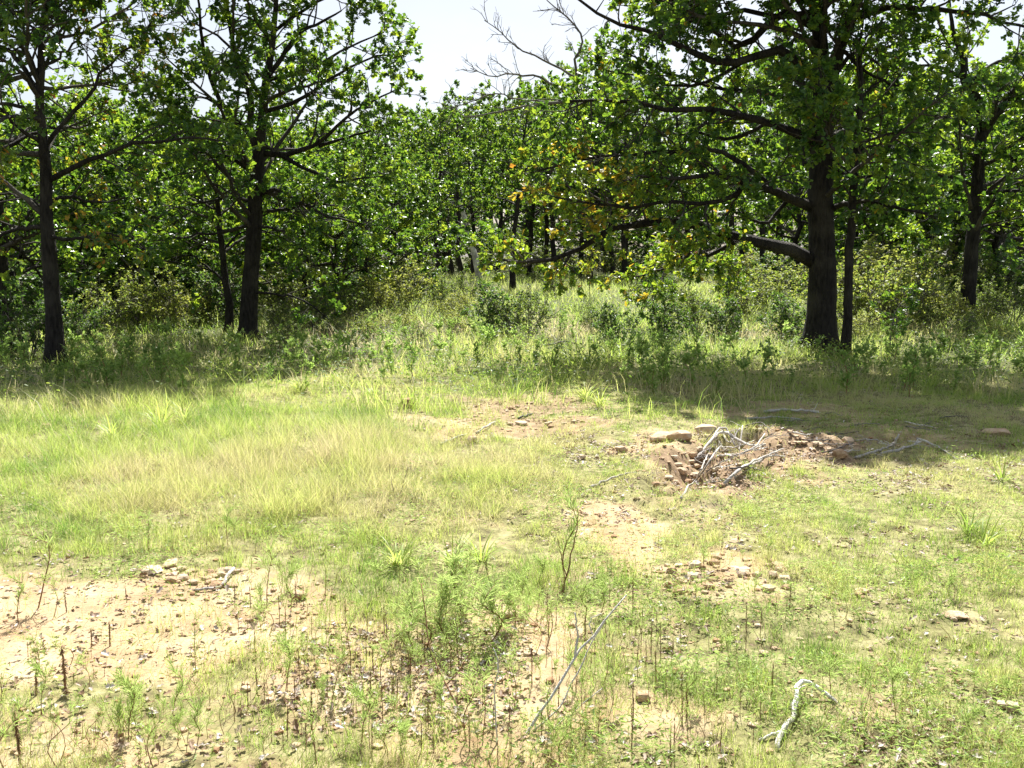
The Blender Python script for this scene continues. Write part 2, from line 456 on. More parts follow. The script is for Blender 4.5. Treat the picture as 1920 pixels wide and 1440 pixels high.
# ================================================================= THE GROUND
def build_ground():
    ang = np.concatenate([np.linspace(-34, 34, 231), np.linspace(34, 326, 74)[1:-1]])
    rad = np.concatenate([[.3, .8, 1.4, 2.0], np.geomspace(2.3, 19, 290), np.geomspace(19, 70, 50)[1:], np.geomspace(70, 1500, 22)[1:]])
    A, Rr = np.meshgrid(np.radians(ang), rad)
    x, y = Rr * np.sin(A), Rr * np.cos(A)
    z = height(x, y)
    z = np.where(Rr > 300, z - 0.0, z)
    V = np.stack([x, y, z], -1)
    nr, nc = x.shape
    idx = np.arange(nr * nc).reshape(nr, nc)
    a = idx[:-1]; b = idx[1:]
    q = np.stack([a, b, np.roll(b, -1, 1), np.roll(a, -1, 1)], -1).reshape(-1, 4)
    c = nr * nc
    VV = np.vstack([V.reshape(-1, 3), [[0, 0, 0]]])
    fan = np.stack([np.full(nc, c), idx[0], np.roll(idx[0], -1)], -1)
    d, bare, red, px, py = cover(x.ravel(), y.ravel())
    front = (y.ravel() > 1)
    d = np.where(front, d, .7); bare = np.where(front, bare, .2); red = np.where(front, red, 0)
    mb = MB(); mb.add(VV, [q[:, ::-1], fan[:, ::-1]], np.append(d, .5))
    m, N, L = new_mat('soil_and_thatch')
    out = N.new('ShaderNodeOutputMaterial'); bs = N.new('ShaderNodeBsdfPrincipled')
    tc = N.new('ShaderNodeTexCoord')
    a1 = N.new('ShaderNodeAttribute'); a1.attribute_name = 'tint'
    a2 = N.new('ShaderNodeAttribute'); a2.attribute_name = 'red'
    a3 = N.new('ShaderNodeAttribute'); a3.attribute_name = 'wood_shade'
    def noise(s, det=6, rg=.6):
        n = N.new('ShaderNodeTexNoise'); n.inputs['Scale'].default_value = s; n.inputs['Detail'].default_value = det; n.inputs['Roughness'].default_value = rg
        L.new(tc.outputs['Object'], n.inputs['Vector']); return n
    n1, n2, n3 = noise(2.6, 9, .68), noise(9, 8), noise(60, 6, .7)
    soil = ramp(N, [(.30, (.28, .18, .095)), (.5, (.44, .32, .185)), (.68, (.55, .44, .29))]); L.new(n1.outputs['Fac'], soil.inputs[0])
    redc = ramp(N, [(.3, (.13, .082, .048)), (.55, (.28, .195, .115)), (.75, (.45, .355, .235))]); L.new(n2.outputs['Fac'], redc.inputs[0])
    that = ramp(N, [(.34, (.10, .085, .04)), (.5, (.23, .215, .09)), (.66, (.36, .32, .17))]); L.new(n2.outputs['Fac'], that.inputs[0])
    wood_shade = ramp(N, [(.3, (.04, .045, .018)), (.5, (.075, .085, .03)), (.72, (.14, .13, .05))]); L.new(n2.outputs['Fac'], wood_shade.inputs[0])
    def mix(f, a, b):
        n = N.new('ShaderNodeMix'); n.data_type = 'RGBA'
        L.new(f, n.inputs[0]); L.new(a, n.inputs[6]); L.new(b, n.inputs[7]); return n.outputs[2]
    ad = N.new('ShaderNodeMath'); ad.operation = 'MULTIPLY_ADD'; ad.inputs[1].default_value = .7
    sb = N.new('ShaderNodeMath'); sb.operation = 'SUBTRACT'; sb.inputs[1].default_value = .5
    L.new(n3.outputs['Fac'], sb.inputs[0]); L.new(sb.outputs[0], ad.inputs[0]); L.new(a1.outputs['Fac'], ad.inputs[2])
    cov = N.new('ShaderNodeMapRange'); cov.inputs['From Min'].default_value = .12; cov.inputs['From Max'].default_value = .55
    L.new(ad.outputs[0], cov.inputs['Value'])
    c = mix(a2.outputs['Fac'], soil.outputs[0], redc.outputs[0])
    c = mix(cov.outputs[0], c, that.outputs[0])
    c = mix(a3.outputs['Fac'], c, wood_shade.outputs[0])
    # fine speckle of grit
    hs = N.new('ShaderNodeMix'); hs.data_type = 'RGBA'; hs.blend_type = 'MULTIPLY'; hs.inputs[0].default_value = .55
    sp = ramp(N, [(.32, (.45, .40, .36)), (.5, (1, 1, 1)), (.7, (1.15, 1.12, 1.05))]); L.new(n3.outputs['Fac'], sp.inputs[0])
    L.new(c, hs.inputs[6]); L.new(sp.outputs[0], hs.inputs[7])
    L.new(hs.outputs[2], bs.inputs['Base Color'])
    b1 = N.new('ShaderNodeBump'); b1.inputs['Strength'].default_value = .6; b1.inputs['Distance'].default_value = .03
    b2 = N.new('ShaderNodeBump'); b2.inputs['Strength'].default_value = .7; b2.inputs['Distance'].default_value = .008
    L.new(n2.outputs['Fac'], b1.inputs['Height']); L.new(n3.outputs['Fac'], b2.inputs['Height'])
    L.new(b1.outputs[0], b2.inputs['Normal']); L.new(b2.outputs[0], bs.inputs['Normal'])
    bs.inputs['Roughness'].default_value = .95; bs.inputs['Specular IOR Level'].default_value = .15
    L.new(bs.outputs[0], out.inputs[0])
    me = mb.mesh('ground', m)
    for nm, v in (('red', red), ('wood_shade', sstep(11.5, 19, Rr.ravel() + (vnoise(x.ravel(), y.ravel(), 1.2, 44) - .5) * 5) * .95)):  # dark woods-floor colour, brought forward to paint deeper shade by the oaks
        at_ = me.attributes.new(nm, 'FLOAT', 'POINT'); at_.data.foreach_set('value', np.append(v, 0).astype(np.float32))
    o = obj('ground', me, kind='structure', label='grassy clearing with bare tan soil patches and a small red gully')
build_ground()

# ================================================================= THE NEAR OAKS (traced limb by limb)
GAP = [(735, -400), (738, 0), (790, 62), (812, 105), (816, 150), (798, 190), (800, 215), (838, 242), (868, 212), (920, 190), (1000, 160), (1045, 150), (1040, 112), (1075, 75), (1128, 62), (1130, -400)]
def keep_gap(P):
    px, py = proj(P)
    return ~in_poly(px, py, GAP)
def hgt(ytop, D): return CAMZ + (480 - ytop) / F * D
def limb(tree_d, pts, r0, r1, dy=0.0, n=10, jit=.05, rng=RNG):
    """pixel polyline at the tree's distance, leaning dy metres away over its length; radius r0..r1"""
    k = len(pts); q = []
    for i, (px, py) in enumerate(pts):
        d0, d1 = dy if isinstance(dy, tuple) else (0.0, dy)
        q.append(at(px, py, tree_d + d0 + (d1 - d0) * i / (k - 1)))
    q = resample(np.array(q), n, jit, rng)
    r = r0 + (r1 - r0) * np.linspace(0, 1, n) ** .8
    return np.hstack([q, r[:, None]])
def stem(tree_d, pts, n=22, rng=RNG):
    """(px, py, radius) up a trunk"""
    q = np.array([np.append(at(p[0], p[1], tree_d), p[2]) for p in pts])
    return resample(q, n, .03, rng)

def near_tree(name, label, D, trunks, limbs, extra, seed, per_m=4.0, keep=keep_gap, tintf=None, nleaf=8, bare=(), group='oaks at the edge of the clearing',
              flare=True, blen=(.5, 1.2), lsize=(.09, .145), ntw=5, burl=None):
    rng = np.random.default_rng(seed)
    base = trunks[0][0]
    b0 = at(base[0], base[1], D)
    b0[2] = float(height(b0[0], b0[1]))
    root = obj(name, None, loc=tuple(b0), label=label, cat='tree', group=group)
    inv = lambda P: P - b0
    # trunk
    mb = MB(); S = []
    for k, tr in enumerate(trunks):
        q = stem(D, tr, 26 if k == 0 else 16, rng)
        if k == 0:
            q[0, 2] = b0[2] - .12
            hh = q[:, 2] - b0[2]
            if flare: q[:, 3] *= 1 + .55 * np.exp(-np.maximum(hh, 0) / .16)
        S.append(q)
        q2 = q.copy(); q2[:, :3] -= b0
        stem_tube(mb, q2, 14 if k == 0 else 9, rng=rng)
    obj('trunk', mb.mesh('trunk', BARK), root)
    LM = []
    for spec in limbs:
        pts, r0, r1, dy = spec[:4]
        q = limb(D, pts, r0, r1, dy, 12, .07, rng)
        LM.append(q)
        mb = MB(); q2 = q.copy(); q2[:, :3] -= b0
        stem_tube(mb, q2, 7, rng=rng, rough=.18)
        obj('limb', mb.mesh('limb', BARK), root)
    # limbs that grow towards and away from the viewer and above the picture
    ntr, nex, z0, z1, l0, l1, nup = extra
    mbX = MB()
    if nex:
        tq = S[ntr]
        z = rng.uniform(z0, z1, nex)
        if nup:
            z = np.concatenate([z, rng.uniform(min(hgt(-20, D), z1 - 1), z1, nup)]); nex += nup
        ax = np.stack([np.interp(z + b0[2], tq[:, 2], tq[:, k]) for k in range(4)], 1)
        az = np.where(rng.random(nex) < .5, math.pi / 2, -math.pi / 2) + rng.normal(size=nex) * .75
        el = rng.uniform(.05, .75, nex)
        d = np.stack([np.cos(az) * np.cos(el), np.sin(az) * np.cos(el), np.sin(el)], 1)
        ln = rng.uniform(l0, l1, nex) * np.clip(1.25 - .55 * (z - z0) / (z1 - z0), .4, 1.2)
        X = crooked(ax[:, :3], d, ln, 12, .13, .02, rng)
        RX = np.minimum(ax[:, 3] * .6, .05)[:, None] * np.linspace(1, .25, 12)[None]
        k = keep_gap(X[:, -1]) if keep is not None else np.ones(nex, bool)
        X, RX = X[k], RX[k]
        mbX.tubes(X - b0, RX, 6, .5, cap=False)
        for a_, r_ in zip(X, RX): LM.append(np.hstack([a_, r_[:, None]]))
    for q in S[1:] + [S[0][-12:]]:
        LM.append(resample(q, 12))
    mbL = MB()
    A = np.array(LM)
    k2 = (lambda P: keep(P + b0)) if keep is not None else None
    t2 = (lambda p, t, r: tintf(p + b0, t, r)) if tintf else None
    foliate(A[:, :, :3] - b0, A[:, :, 3], None, mbX, mbL, rng, per_m, keep=k2, tintf=t2, nleaf=nleaf, blen=blen, lsize=lsize, ntw=ntw, zfine=hgt(-40, D) - b0[2])
    obj('branches', mbX.mesh('branches', BRANCH), root, kind='stuff')
    obj('crown', mbL.mesh('crown', LEAF, smooth=False), root, kind='stuff')
    for pts, r0, r1, dy in bare:
        q = limb(D, pts, r0, r1, dy, 12, .05, rng)
        mb = MB(); q[:, :3] -= b0
        stem_tube(mb, q, 5, rng=rng)
        P = q[None, :, :3]; R = q[None, :, 3]
        m = 15
        p, d, r = spawn(P, R, np.zeros(m, int), rng.uniform(.25, .98, m), rng.uniform(.4, .9, m), rng)
        W = crooked(p, d, rng.uniform(.15, .55, m), 5, .22, .03, rng)
        RW = np.full((m, 1), .008) * np.linspace(1, .5, 5)[None]
        mb.tubes(W, RW, 3, .5, cap=False)
        p, d, r = spawn(W, RW, np.repeat(np.arange(m), 3), rng.uniform(.3, .98, 3 * m), rng.uniform(.4, 1.0, 3 * m), rng)
        W2 = crooked(p, d, rng.uniform(.06, .22, 3 * m), 4, .25, .03, rng)
        mb.tubes(W2, np.full((3 * m, 1), .0045) * np.linspace(1, .5, 4)[None], 3, .5, cap=False)
        obj('dead_limb', mb.mesh('dead_limb', TWIG), root, label='bare grey dead limb without leaves')
    return root

# the big oak on the right
def tint_big(P, t, rng):
    px, py = proj(P)
    z1 = np.maximum.reduce([blob(px, py, 1080, 370, 170, 110), blob(px, py, 1000, 490, 170, 60), blob(px, py, 1170, 490, 110, 90)])
    z2 = blob(px, py, 1330, 500, 150, 80)
    u = rng.random(len(t)); pa = sstep(.52, .75, vnoise(px, py, 34, 91))
    t = np.where(u < .7 * z1, rng.uniform(.42, .66, len(t)), t)
    t = np.where(u < (.04 + .6 * pa) * z1, rng.uniform(.68, .88, len(t)), t)
    t = np.where((u > .5) & (u < .5 + .4 * z2), rng.uniform(.45, .72, len(t)), t)
    return np.where(u > .988, rng.uniform(.8, 1, len(t)), t)
def keep_big(P):
    px, py = proj(P)
    low = (py > 470) & (px > 1420)                      # no leaves in front of the lower trunk
    return ~in_poly(px, py, GAP) & ~low & (py < 590)
near_tree('oak_tree', 'massive dark oak with the thickest trunk, standing at the right edge of the clearing', 17.7,
          [[(1536, 663, .30), (1539, 610, .265), (1541, 559, .245), (1541, 486, .235), (1539, 389, .215), (1539, 316, .20), (1541, 243, .19), (1543, 180, .17), (1541, 120, .135), (1536, 50, .12), (1535, -60, .10), (1528, -190, .08), (1535, -330, .03)],
           [(1547, 205, .13), (1558, 150, .115), (1573, 97, .105), (1590, 50, .095), (1612, -5, .085), (1640, -90, .07), (1660, -220, .03)]],
          [([(1528, 492), (1505, 483), (1480, 467), (1427, 455), (1369, 438), (1320, 428), (1279, 408), (1235, 418), (1180, 425), (1133, 433), (1094, 462), (1040, 485), (980, 492), (910, 482)], .13, .02, -1.2),
           ([(1525, 390), (1480, 370), (1451, 360), (1400, 342), (1340, 330), (1270, 335), (1200, 330)], .10, .02, -2.0),
           ([(1535, 150), (1485, 107), (1446, 92), (1400, 112), (1355, 125), (1313, 102), (1274, 83), (1221, 61), (1162, 44), (1120, 25), (1080, -5)], .10, .02, -1.0),
           ([(1538, 60), (1470, 20), (1400, 90), (1347, 68), (1323, 34), (1289, 5), (1250, -60)], .09, .025, 1.5),
           ([(1536, 270), (1440, 228), (1350, 208), (1260, 205), (1160, 190), (1060, 190)], .085, .02, -1.6),
           ([(1455, 361), (1410, 318), (1350, 285), (1280, 280), (1180, 290), (1090, 300), (1010, 320)], .055, .016, (-.55, -.6)),
           ([(1400, 342), (1370, 372), (1310, 385), (1240, 380), (1180, 390), (1110, 380), (1040, 370)], .05, .015, (-1.0, -2.2)),
           ([(1390, 445), (1330, 480), (1260, 500), (1190, 520)], .05, .012, .8),
           ([(1552, 392), (1592, 382), (1640, 379), (1690, 392), (1740, 400)], .06, .015, -1.6),
           ([(1607, 32), (1660, 15), (1733, 19), (1806, 19), (1879, 39), (1940, 55)], .07, .02, -1.0),
           ([(1560, 150), (1600, 100), (1660, 90), (1720, 70)], .05, .015, .8),
           ([(1548, 260), (1600, 240), (1660, 250), (1710, 270)], .05, .015, 1.5),
           ([(1640, -90), (1720, -120), (1820, -100), (1920, -60)], .06, .02, -.5),
           ([(1535, -60), (1440, -110), (1340, -130), (1250, -110)], .06, .02, -.8),
           ([(1535, -60), (1620, -150), (1740, -190), (1860, -170), (1960, -180)], .06, .02, .6),
           ([(1650, -150), (1740, -230), (1850, -270), (1950, -280)], .05, .02, 1.0),
           ([(1612, 0), (1700, -60), (1800, -80), (1900, -90)], .05, .02, 1.4),
           ([(1538, -120), (1460, -200), (1370, -240), (1290, -230)], .05, .02, .6),
           ([(1538, 20), (1460, 30), (1380, 20), (1300, 40), (1230, 20), (1170, 10)], .06, .015, .6),
           ([(1536, -20), (1450, -40), (1350, -30), (1250, 0), (1180, -20), (1140, -30)], .06, .015, -.3),
           ([(1400, 112), (1330, 150), (1260, 160), (1190, 140), (1120, 130)], .04, .012, .9),
           ([(1540, 210), (1460, 180), (1380, 170), (1290, 150), (1200, 110), (1150, 90)], .05, .012, .4),
           ([(1440, 228), (1380, 260), (1300, 250), (1220, 250), (1140, 240)], .04, .012, .5),
           ([(1480, 370), (1430, 420), (1370, 400), (1310, 460)], .04, .012, -.6),
           ([(1545, 300), (1590, 330), (1650, 330), (1700, 350)], .04, .012, -.8),
           ([(1575, 90), (1620, 130), (1680, 160), (1740, 170)], .04, .012, -.6)],
          (0, 26, 2.2, 8.6, 1.8, 3.6, 16), 11, per_m=5.0, keep=keep_big, tintf=tint_big, nleaf=12, ntw=5, lsize=(.08, .13),
          bare=[([(1060, 190), (1005, 197), (966, 202), (927, 211), (870, 220)], .034, .008, -.3),
                ([(1060, 172), (1035, 157), (1000, 142), (960, 140), (920, 143), (882, 128)], .028, .007, -.2),
                ([(1085, 150), (1029, 117), (990, 100), (961, 83), (937, 58), (908, 38)], .026, .007, .2),
                ([(1085, 165), (1078, 112), (1092, 83), (1083, 53), (1058, 29), (1025, 0)], .03, .009, -.4),
                ([(1030, 192), (966, 185), (937, 177), (898, 185), (845, 205)], .02, .005, -.5),
                ([(1290, 210), (1230, 230), (1190, 250), (1160, 290), (1100, 305)], .016, .005, -1.6),
                ([(1260, 330), (1215, 360), (1190, 400), (1130, 415), (1060, 405)], .016, .005, -1.5)])

# slim trunk beside it
near_tree('oak_tree', 'slim dark tree right beside the massive oak trunk', 17.2,
          [[(1584, 669, .085), (1590, 583, .078), (1592, 486, .072), (1597, 413, .068), (1607, 267, .055), (1614, 170, .042), (1612, 97, .03), (1620, 20, .015)]],
          [([(1612, 190), (1645, 155), (1690, 130)], .025, .01, .3), ([(1605, 290), (1640, 270), (1690, 290), (1720, 300)], .025, .01, .5),
           ([(1600, 330), (1560, 300), (1520, 290)], .022, .01, .6), ([(1614, 140), (1590, 90), (1570, 50)], .02, .01, .4)],
          (0, 8, 2.9, 5.5, .8, 1.4, 0), 12, per_m=4, nleaf=7)

# oak at the right edge, farther back
near_tree('oak_tree', 'forked oak behind the bright bushes near the right edge of the photo', 22.3,
          [[(1811, 606, .17), (1821, 486, .148), (1826, 413, .14), (1833, 340, .13), (1838, 267, .122), (1840, 243, .118)],
           [(1839, 260, .11), (1847, 248, .10), (1869, 209, .09), (1894, 180, .08), (1920, 151, .07), (1960, 110, .05), (1990, 20, .02)],
           [(1839, 260, .11), (1837, 194, .095), (1811, 160, .085), (1806, 136, .08), (1806, 107, .07), (1787, 58, .05), (1778, -20, .02)]],
          [([(1806, 146), (1757, 126), (1719, 121), (1670, 141)], .055, .015, .4), ([(1826, 150), (1869, 117), (1920, 102), (1960, 90)], .05, .02, .2),
           ([(1838, 240), (1787, 221), (1740, 225)], .05, .015, -.6), ([(1830, 368), (1889, 357), (1930, 355), (1980, 340)], .06, .015, -.8),
           ([(1830, 350), (1780, 330), (1720, 320), (1680, 330)], .05, .015, -1.0), ([(1824, 430), (1870, 420), (1930, 440)], .04, .012, .8),
           ([(1826, 400), (1770, 400), (1720, 420)], .04, .012, 1.2)],
          (0, 16, 1.6, 4.6, 1.6, 2.8, 0), 13, per_m=3.6, nleaf=8, lsize=(.11, .16))

# oak at the left edge
def tint_left(P, t, rng):
    px, py = proj(P)
    z = np.maximum(blob(px, py, 80, 400, 220, 160), blob(px, py, 230, 120, 150, 130) * .5)
    u = rng.random(len(t))
    t = np.where(u < .16 * z, rng.uniform(.75, 1.0, len(t)), t)
    return np.where((u > .4) & (u < .4 + .3 * z), rng.uniform(.42, .7, len(t)), t)
def keep_left(P):
    px, py = proj(P)
    return ~in_poly(px, py, GAP) & ~((py > 440) & (px > 50) & (px < 150)) & (py < 560)
near_tree('oak_tree', 'straight dark oak nearest the left edge, a few rust brown leaves in its crown', 15.8,
          [[(104, 685, .155), (100, 583, .125), (92, 486, .115), (86, 389, .095), (83, 292, .082), (75, 194, .066), (78, 97, .05), (84, 0, .038), (88, -90, .03), (80, -190, .012)]],
          [([(86, 425), (55, 427), (29, 430), (0, 445), (-60, 450)], .045, .015, -.6),
           ([(76, 180), (49, 136), (29, 102), (-10, 85), (-60, 70)], .055, .02, .4),
           ([(75, 165), (53, 107), (29, 73), (0, 53), (-40, 20)], .045, .015, -.5),
           ([(78, 218), (34, 199), (0, 194), (-50, 180)], .04, .015, .8),
           ([(79, 268), (34, 238), (0, 205), (-60, 190)], .04, .015, -.8),
           ([(88, 340), (146, 311), (194, 291), (233, 274), (277, 267), (350, 258), (410, 264)], .052, .014, -.3),
           ([(79, 125), (112, 107), (145, 78), (170, 40)], .03, .01, .4),
           ([(80, 66), (53, 44), (29, 29), (0, 0)], .025, .01, -.3),
           ([(90, 442), (140, 450), (200, 440), (250, 450)], .035, .01, -.9),
           ([(85, 275), (117, 233), (170, 180), (204, 121), (253, 83), (285, 40)], .04, .012, .5),
           ([(87, 380), (130, 370), (190, 380), (240, 370)], .035, .012, .9),
           ([(86, 390), (40, 370), (-20, 360)], .035, .012, .6),
           ([(84, 10), (130, -40), (180, -70), (230, -80)], .03, .01, .0)],
          (0, 13, 2.3, 7.0, 1.4, 2.6, 14), 14, per_m=4.0, keep=keep_left, tintf=tint_left, nleaf=11, lsize=(.075, .115))

# oak left of the sky gap
def keep_mid(P):
    px, py = proj(P)
    return ~in_poly(px, py, GAP) & ~((py > 470) & (px < 540)) & (py < 600)
near_tree('oak_tree', 'tall oak with a high forked crown left of the sky gap', 19.8,
          [[(464, 643, .18), (469, 534, .155), (476, 437, .145), (479, 364, .135), (486, 292, .115), (491, 233, .095), (498, 160, .078), (508, 97, .062), (515, 29, .05), (520, -50, .04), (515, -150, .015)],
           [(487, 290, .08), (468, 243, .07), (471, 194, .062), (457, 146, .052), (440, 97, .044), (430, 40, .035), (420, -30, .025), (415, -90, .012)],
           [(497, 150, .05), (530, 107, .046), (559, 63, .036), (598, 44, .028), (640, 20, .015)],
           [(472, 255, .05), (423, 204, .048), (394, 146, .04), (379, 73, .032), (374, 15, .024), (360, -60, .012)]],
          [([(480, 328), (437, 299), (408, 292), (374, 284), (325, 262)], .06, .015, -.9),
           ([(487, 287), (530, 289), (573, 279), (598, 262), (626, 243), (650, 219), (699, 190), (740, 170)], .065, .014, -.3),
           ([(525, 290), (564, 311), (598, 330), (640, 340), (690, 332)], .05, .013, -1.2),
           ([(480, 366), (515, 355), (549, 369), (573, 384), (612, 403), (680, 420)], .055, .014, -1.0),
           ([(478, 396), (525, 394), (554, 386), (600, 384), (650, 390)], .045, .013, .8),
           ([(477, 424), (525, 432), (560, 446)], .035, .012, -.8),
           ([(470, 548), (534, 554), (573, 564), (617, 600)], .03, .010, -.5),
           ([(597, 274), (640, 262), (690, 246), (750, 225)], .04, .012, .4),
           ([(494, 210), (560, 190), (620, 150), (690, 110), (760, 100)], .05, .014, .6),
           ([(500, 150), (580, 130), (650, 90), (720, 60)], .045, .013, -.4),
           ([(512, 60), (580, 10), (650, -20), (700, -40)], .04, .013, .2),
           ([(479, 380), (430, 370), (370, 380), (320, 390)], .045, .013, .9),
           ([(478, 420), (430, 430), (370, 440), (310, 450)], .04, .013, -.6),
           ([(440, 97), (400, 60), (350, 40), (310, 0)], .03, .012, .4),
           ([(423, 204), (370, 180), (320, 190)], .03, .012, -.4)],
          (0, 18, 2.0, 7.6, 1.6, 3.0, 14), 15, per_m=3.9, keep=keep_mid, nleaf=12, lsize=(.08, .13))
near_tree('oak_tree', 'thin dark trunk just left of the tall forked oak', 20.6,
          [[(428, 640, .085), (430, 573, .078), (423, 525, .07), (415, 460, .06), (408, 380, .05), (402, 300, .03)]],
          [([(424, 530), (390, 500), (350, 480), (310, 490)], .03, .01, .4), ([(416, 470), (450, 440), (490, 430), (540, 450)], .03, .01, .6),
           ([(410, 400), (370, 370), (330, 360)], .03, .01, -.4)],
          (0, 9, 1.3, 3.4, 1.2, 2.0, 0), 16, per_m=4, nleaf=8)
near_tree('oak_tree', 'heavy dark trunk cut off by the left border of the photo', 17.6,
          [[(2, 668, .24), (0, 600, .21), (-4, 520, .2), (-10, 420, .18), (-20, 300, .15), (-25, 150, .12), (-30, 20, .08), (-30, -120, .03)]],
          [([(-4, 520), (40, 510), (80, 500), (120, 505)], .05, .012, .8), ([(-8, 440), (50, 480), (90, 540)], .05, .012, 1.2),
           ([(-15, 350), (-90, 300), (-160, 290)], .06, .02, 0), ([(-18, 300), (40, 260), (90, 240), (140, 250)], .05, .015, 1.6)],
          (0, 12, 1.5, 6.3, 1.6, 3.0, 8), 17, per_m=3.8, nleaf=8, keep=lambda P: proj(P)[1] < 640)

# ================================================================= WOODS BEHIND
def wood_proto(seed, H, crown0, spread, nl, lean=0.0, trunk_r=.14):
    rng = np.random.default_rng(seed)
    root = obj('oak_tree', None, cat='tree')
    n = 14
    z = np.linspace(-.15, H * .92, n)
    q = np.stack([lean * z + .12 * np.cumsum(rng.normal(size=n)) * .5, .12 * np.cumsum(rng.normal(size=n)) * .5, z, trunk_r * (1 - .85 * np.linspace(0, 1, n) ** 1.3)], 1)
    q[:, 3] *= 1 + .4 * np.exp(-np.maximum(z, 0) / .2)
    q[0, :2] = q[1, :2] = 0
    mb = MB(); stem_tube(mb, q, 9, rng=rng); obj('trunk', mb.mesh('trunk', BARK), root)
    zl = rng.uniform(crown0, H * .88, nl)
    ax = np.stack([np.interp(zl, q[:, 2], q[:, k]) for k in range(4)], 1)
    az = rng.uniform(0, 2 * math.pi, nl); el = rng.uniform(.0, .7, nl)
    d = np.stack([np.cos(az) * np.cos(el), np.sin(az) * np.cos(el), np.sin(el)], 1)
    f = (zl - crown0) / (H - crown0)
    ln = spread * (1.15 - .75 * f) * rng.uniform(.7, 1.15, nl)
    X = crooked(ax[:, :3], d, ln, 9, .14, .03, rng)
    RX = np.minimum(ax[:, 3] * .6, .05)[:, None] * np.linspace(1, .25, 9)[None]
    mbX, mbL = MB(), MB()
    mbX.tubes(X, RX, 5, .5, cap=False)
    A = np.concatenate([X, resample(q[-7:, :3], 9)[None]]); AR = np.concatenate([RX, np.full((1, 9), .03)])
    foliate(A, AR, None, mbX, mbL, rng, per_m=2.6, blen=(.5, 1.2), ntw=4, twlen=(.15, .32), nleaf=15, lsize=(.10, .155), tmpl=SIMPLE, tmin=.2)
    obj('branches', mbX.mesh('branches', BRANCH), root, kind='stuff')
    obj('crown', mbL.mesh('crown', LEAF, smooth=False), root, kind='stuff')
    return root
PROT = [wood_proto(101, 8.0, 2.1, 2.4, 24), wood_proto(102, 8.0, 1.9, 2.7, 26, .03), wood_proto(103, 8.0, 2.6, 2.2, 22, -.04), wood_proto(104, 8.0, 2.0, 2.9, 28)]
LOWP = [wood_proto(111, 5.0, .9, 2.0, 24, .02, .09), wood_proto(112, 5.0, .7, 2.3, 26, -.03, .08)]
used = set()
def put_tree(px, D, h, label, group, kind=0, proto=None, wide=1.0, rz=None):
    lib = PROT if kind == 0 else LOWP
    p = lib[random.randrange(len(lib)) if proto is None else proto]
    x = (px - 960) / F * D * CP
    H0 = 8.0 if kind == 0 else 5.0
    s = h / H0
    loc = (x, D, float(height(x, D)))
    w = (.55 * s + .45) * wide
    rz = random.uniform(0, 6.28) if rz is None else rz
    if p.name not in used:
        used.add(p.name)
        p.location = loc; p.rotation_euler = (0, 0, rz); p.scale = (w, w, s); tag(p, label, 'tree', group)
        return p
    return copy_tree(p, loc, rz, (w, w, s), label, group)
WG = 'trees in the woods behind the clearing'
# trunks that can be made out between the near oaks
named = [(744, 53, 215, 'left one of two close-set thin trunks in the woods right of the tall oak'),
         (757, 57, 230, 'right one of two close-set thin trunks in the woods, the thinner'),
         (811, 41, 240, 'dark trunk rising from the bushes below the right edge of the tall oak crown'),
         (831, 66, 230, 'slender far trunk left of the thick black trunk in the middle of the woods'),
         (847, 62, 225, 'far trunk directly left of the thick black trunk in the middle of the woods'),
         (865, 47, 215, 'thick black trunk in the middle of the woods, straight below the sky gap'),
         (886, 60, 215, 'far trunk between the thick black trunk and the leaning grey snag'),
         (932, 56, 205, 'dark trunk in the woods just right of the leaning grey snag'),
         (961, 41, 190, 'dark trunk standing closest in the woods behind the yellow oak leaves'),
         (992, 57, 185, 'slim trunk in the woods under the tips of the dead branches'),
         (1023, 62, 175, 'far slim trunk left of the trunk near the middle of the yellow leaves'),
         (1040, 54, 170, 'straight dark trunk in the woods seen through the yellow leaves'),
         (1090, 58, 160, 'far trunk close to the left of the sturdy straight trunk under the big oak limb'),
         (1106, 53, 150, 'sturdy straight trunk in the woods under the left end of the big oak limb'),
         (1149, 62, 140, 'far slim trunk right of the sturdy straight trunk'),
         (1172, 53, 140, 'dark trunk in the woods behind the young oak saplings'),
         (1390, 60, 130, 'slim far trunk under the big low oak limb'),
         (1433, 54, 120, 'thicker trunk of the pair under the big low oak limb'),
         (1457, 56, 125, 'thinner trunk of the pair under the big low oak limb')]
for i, (px, D, yt, lab) in enumerate(named):
    put_tree(px, D, hgt(yt + random.uniform(-15, 15), D), lab, WG, wide=.9)
# the leaning grey snag
def snag():
    D = 46
    b0 = ground(905, 552); b0 = np.array([(905 - 960) / F * D * CP, D, float(height((905 - 960) / F * D * CP, D))])
    root = obj('dead_tree', None, loc=tuple(b0), label='leaning grey dead trunk in the middle of the woods', cat='tree')
    q = stem(D, [(905, 552, .17), (898, 515, .15), (888, 470, .13), (874, 420, .11), (862, 375, .07)], 14); q[0, 2] = b0[2] - .1
    q[:, :3] -= b0
    mb = MB(); stem_tube(mb, q, 8); obj('trunk', mb.mesh('trunk', DEAD), root)
    rng = np.random.default_rng(5)
    P = q[None, :, :3]; R = q[None, :, 3]
    p, d, r = spawn(P, R, np.zeros(7, int), rng.uniform(.4, .98, 7), rng.uniform(.4, .9, 7), rng)
    W = crooked(p, d, rng.uniform(.6, 1.5, 7), 6, .2, .03, rng)
    mb = MB(); mb.tubes(W, np.full((7, 1), .03) * np.linspace(1, .3, 6)[None], 4, .5); obj('branches', mb.mesh('branches', DEAD), root, kind='stuff')
snag()
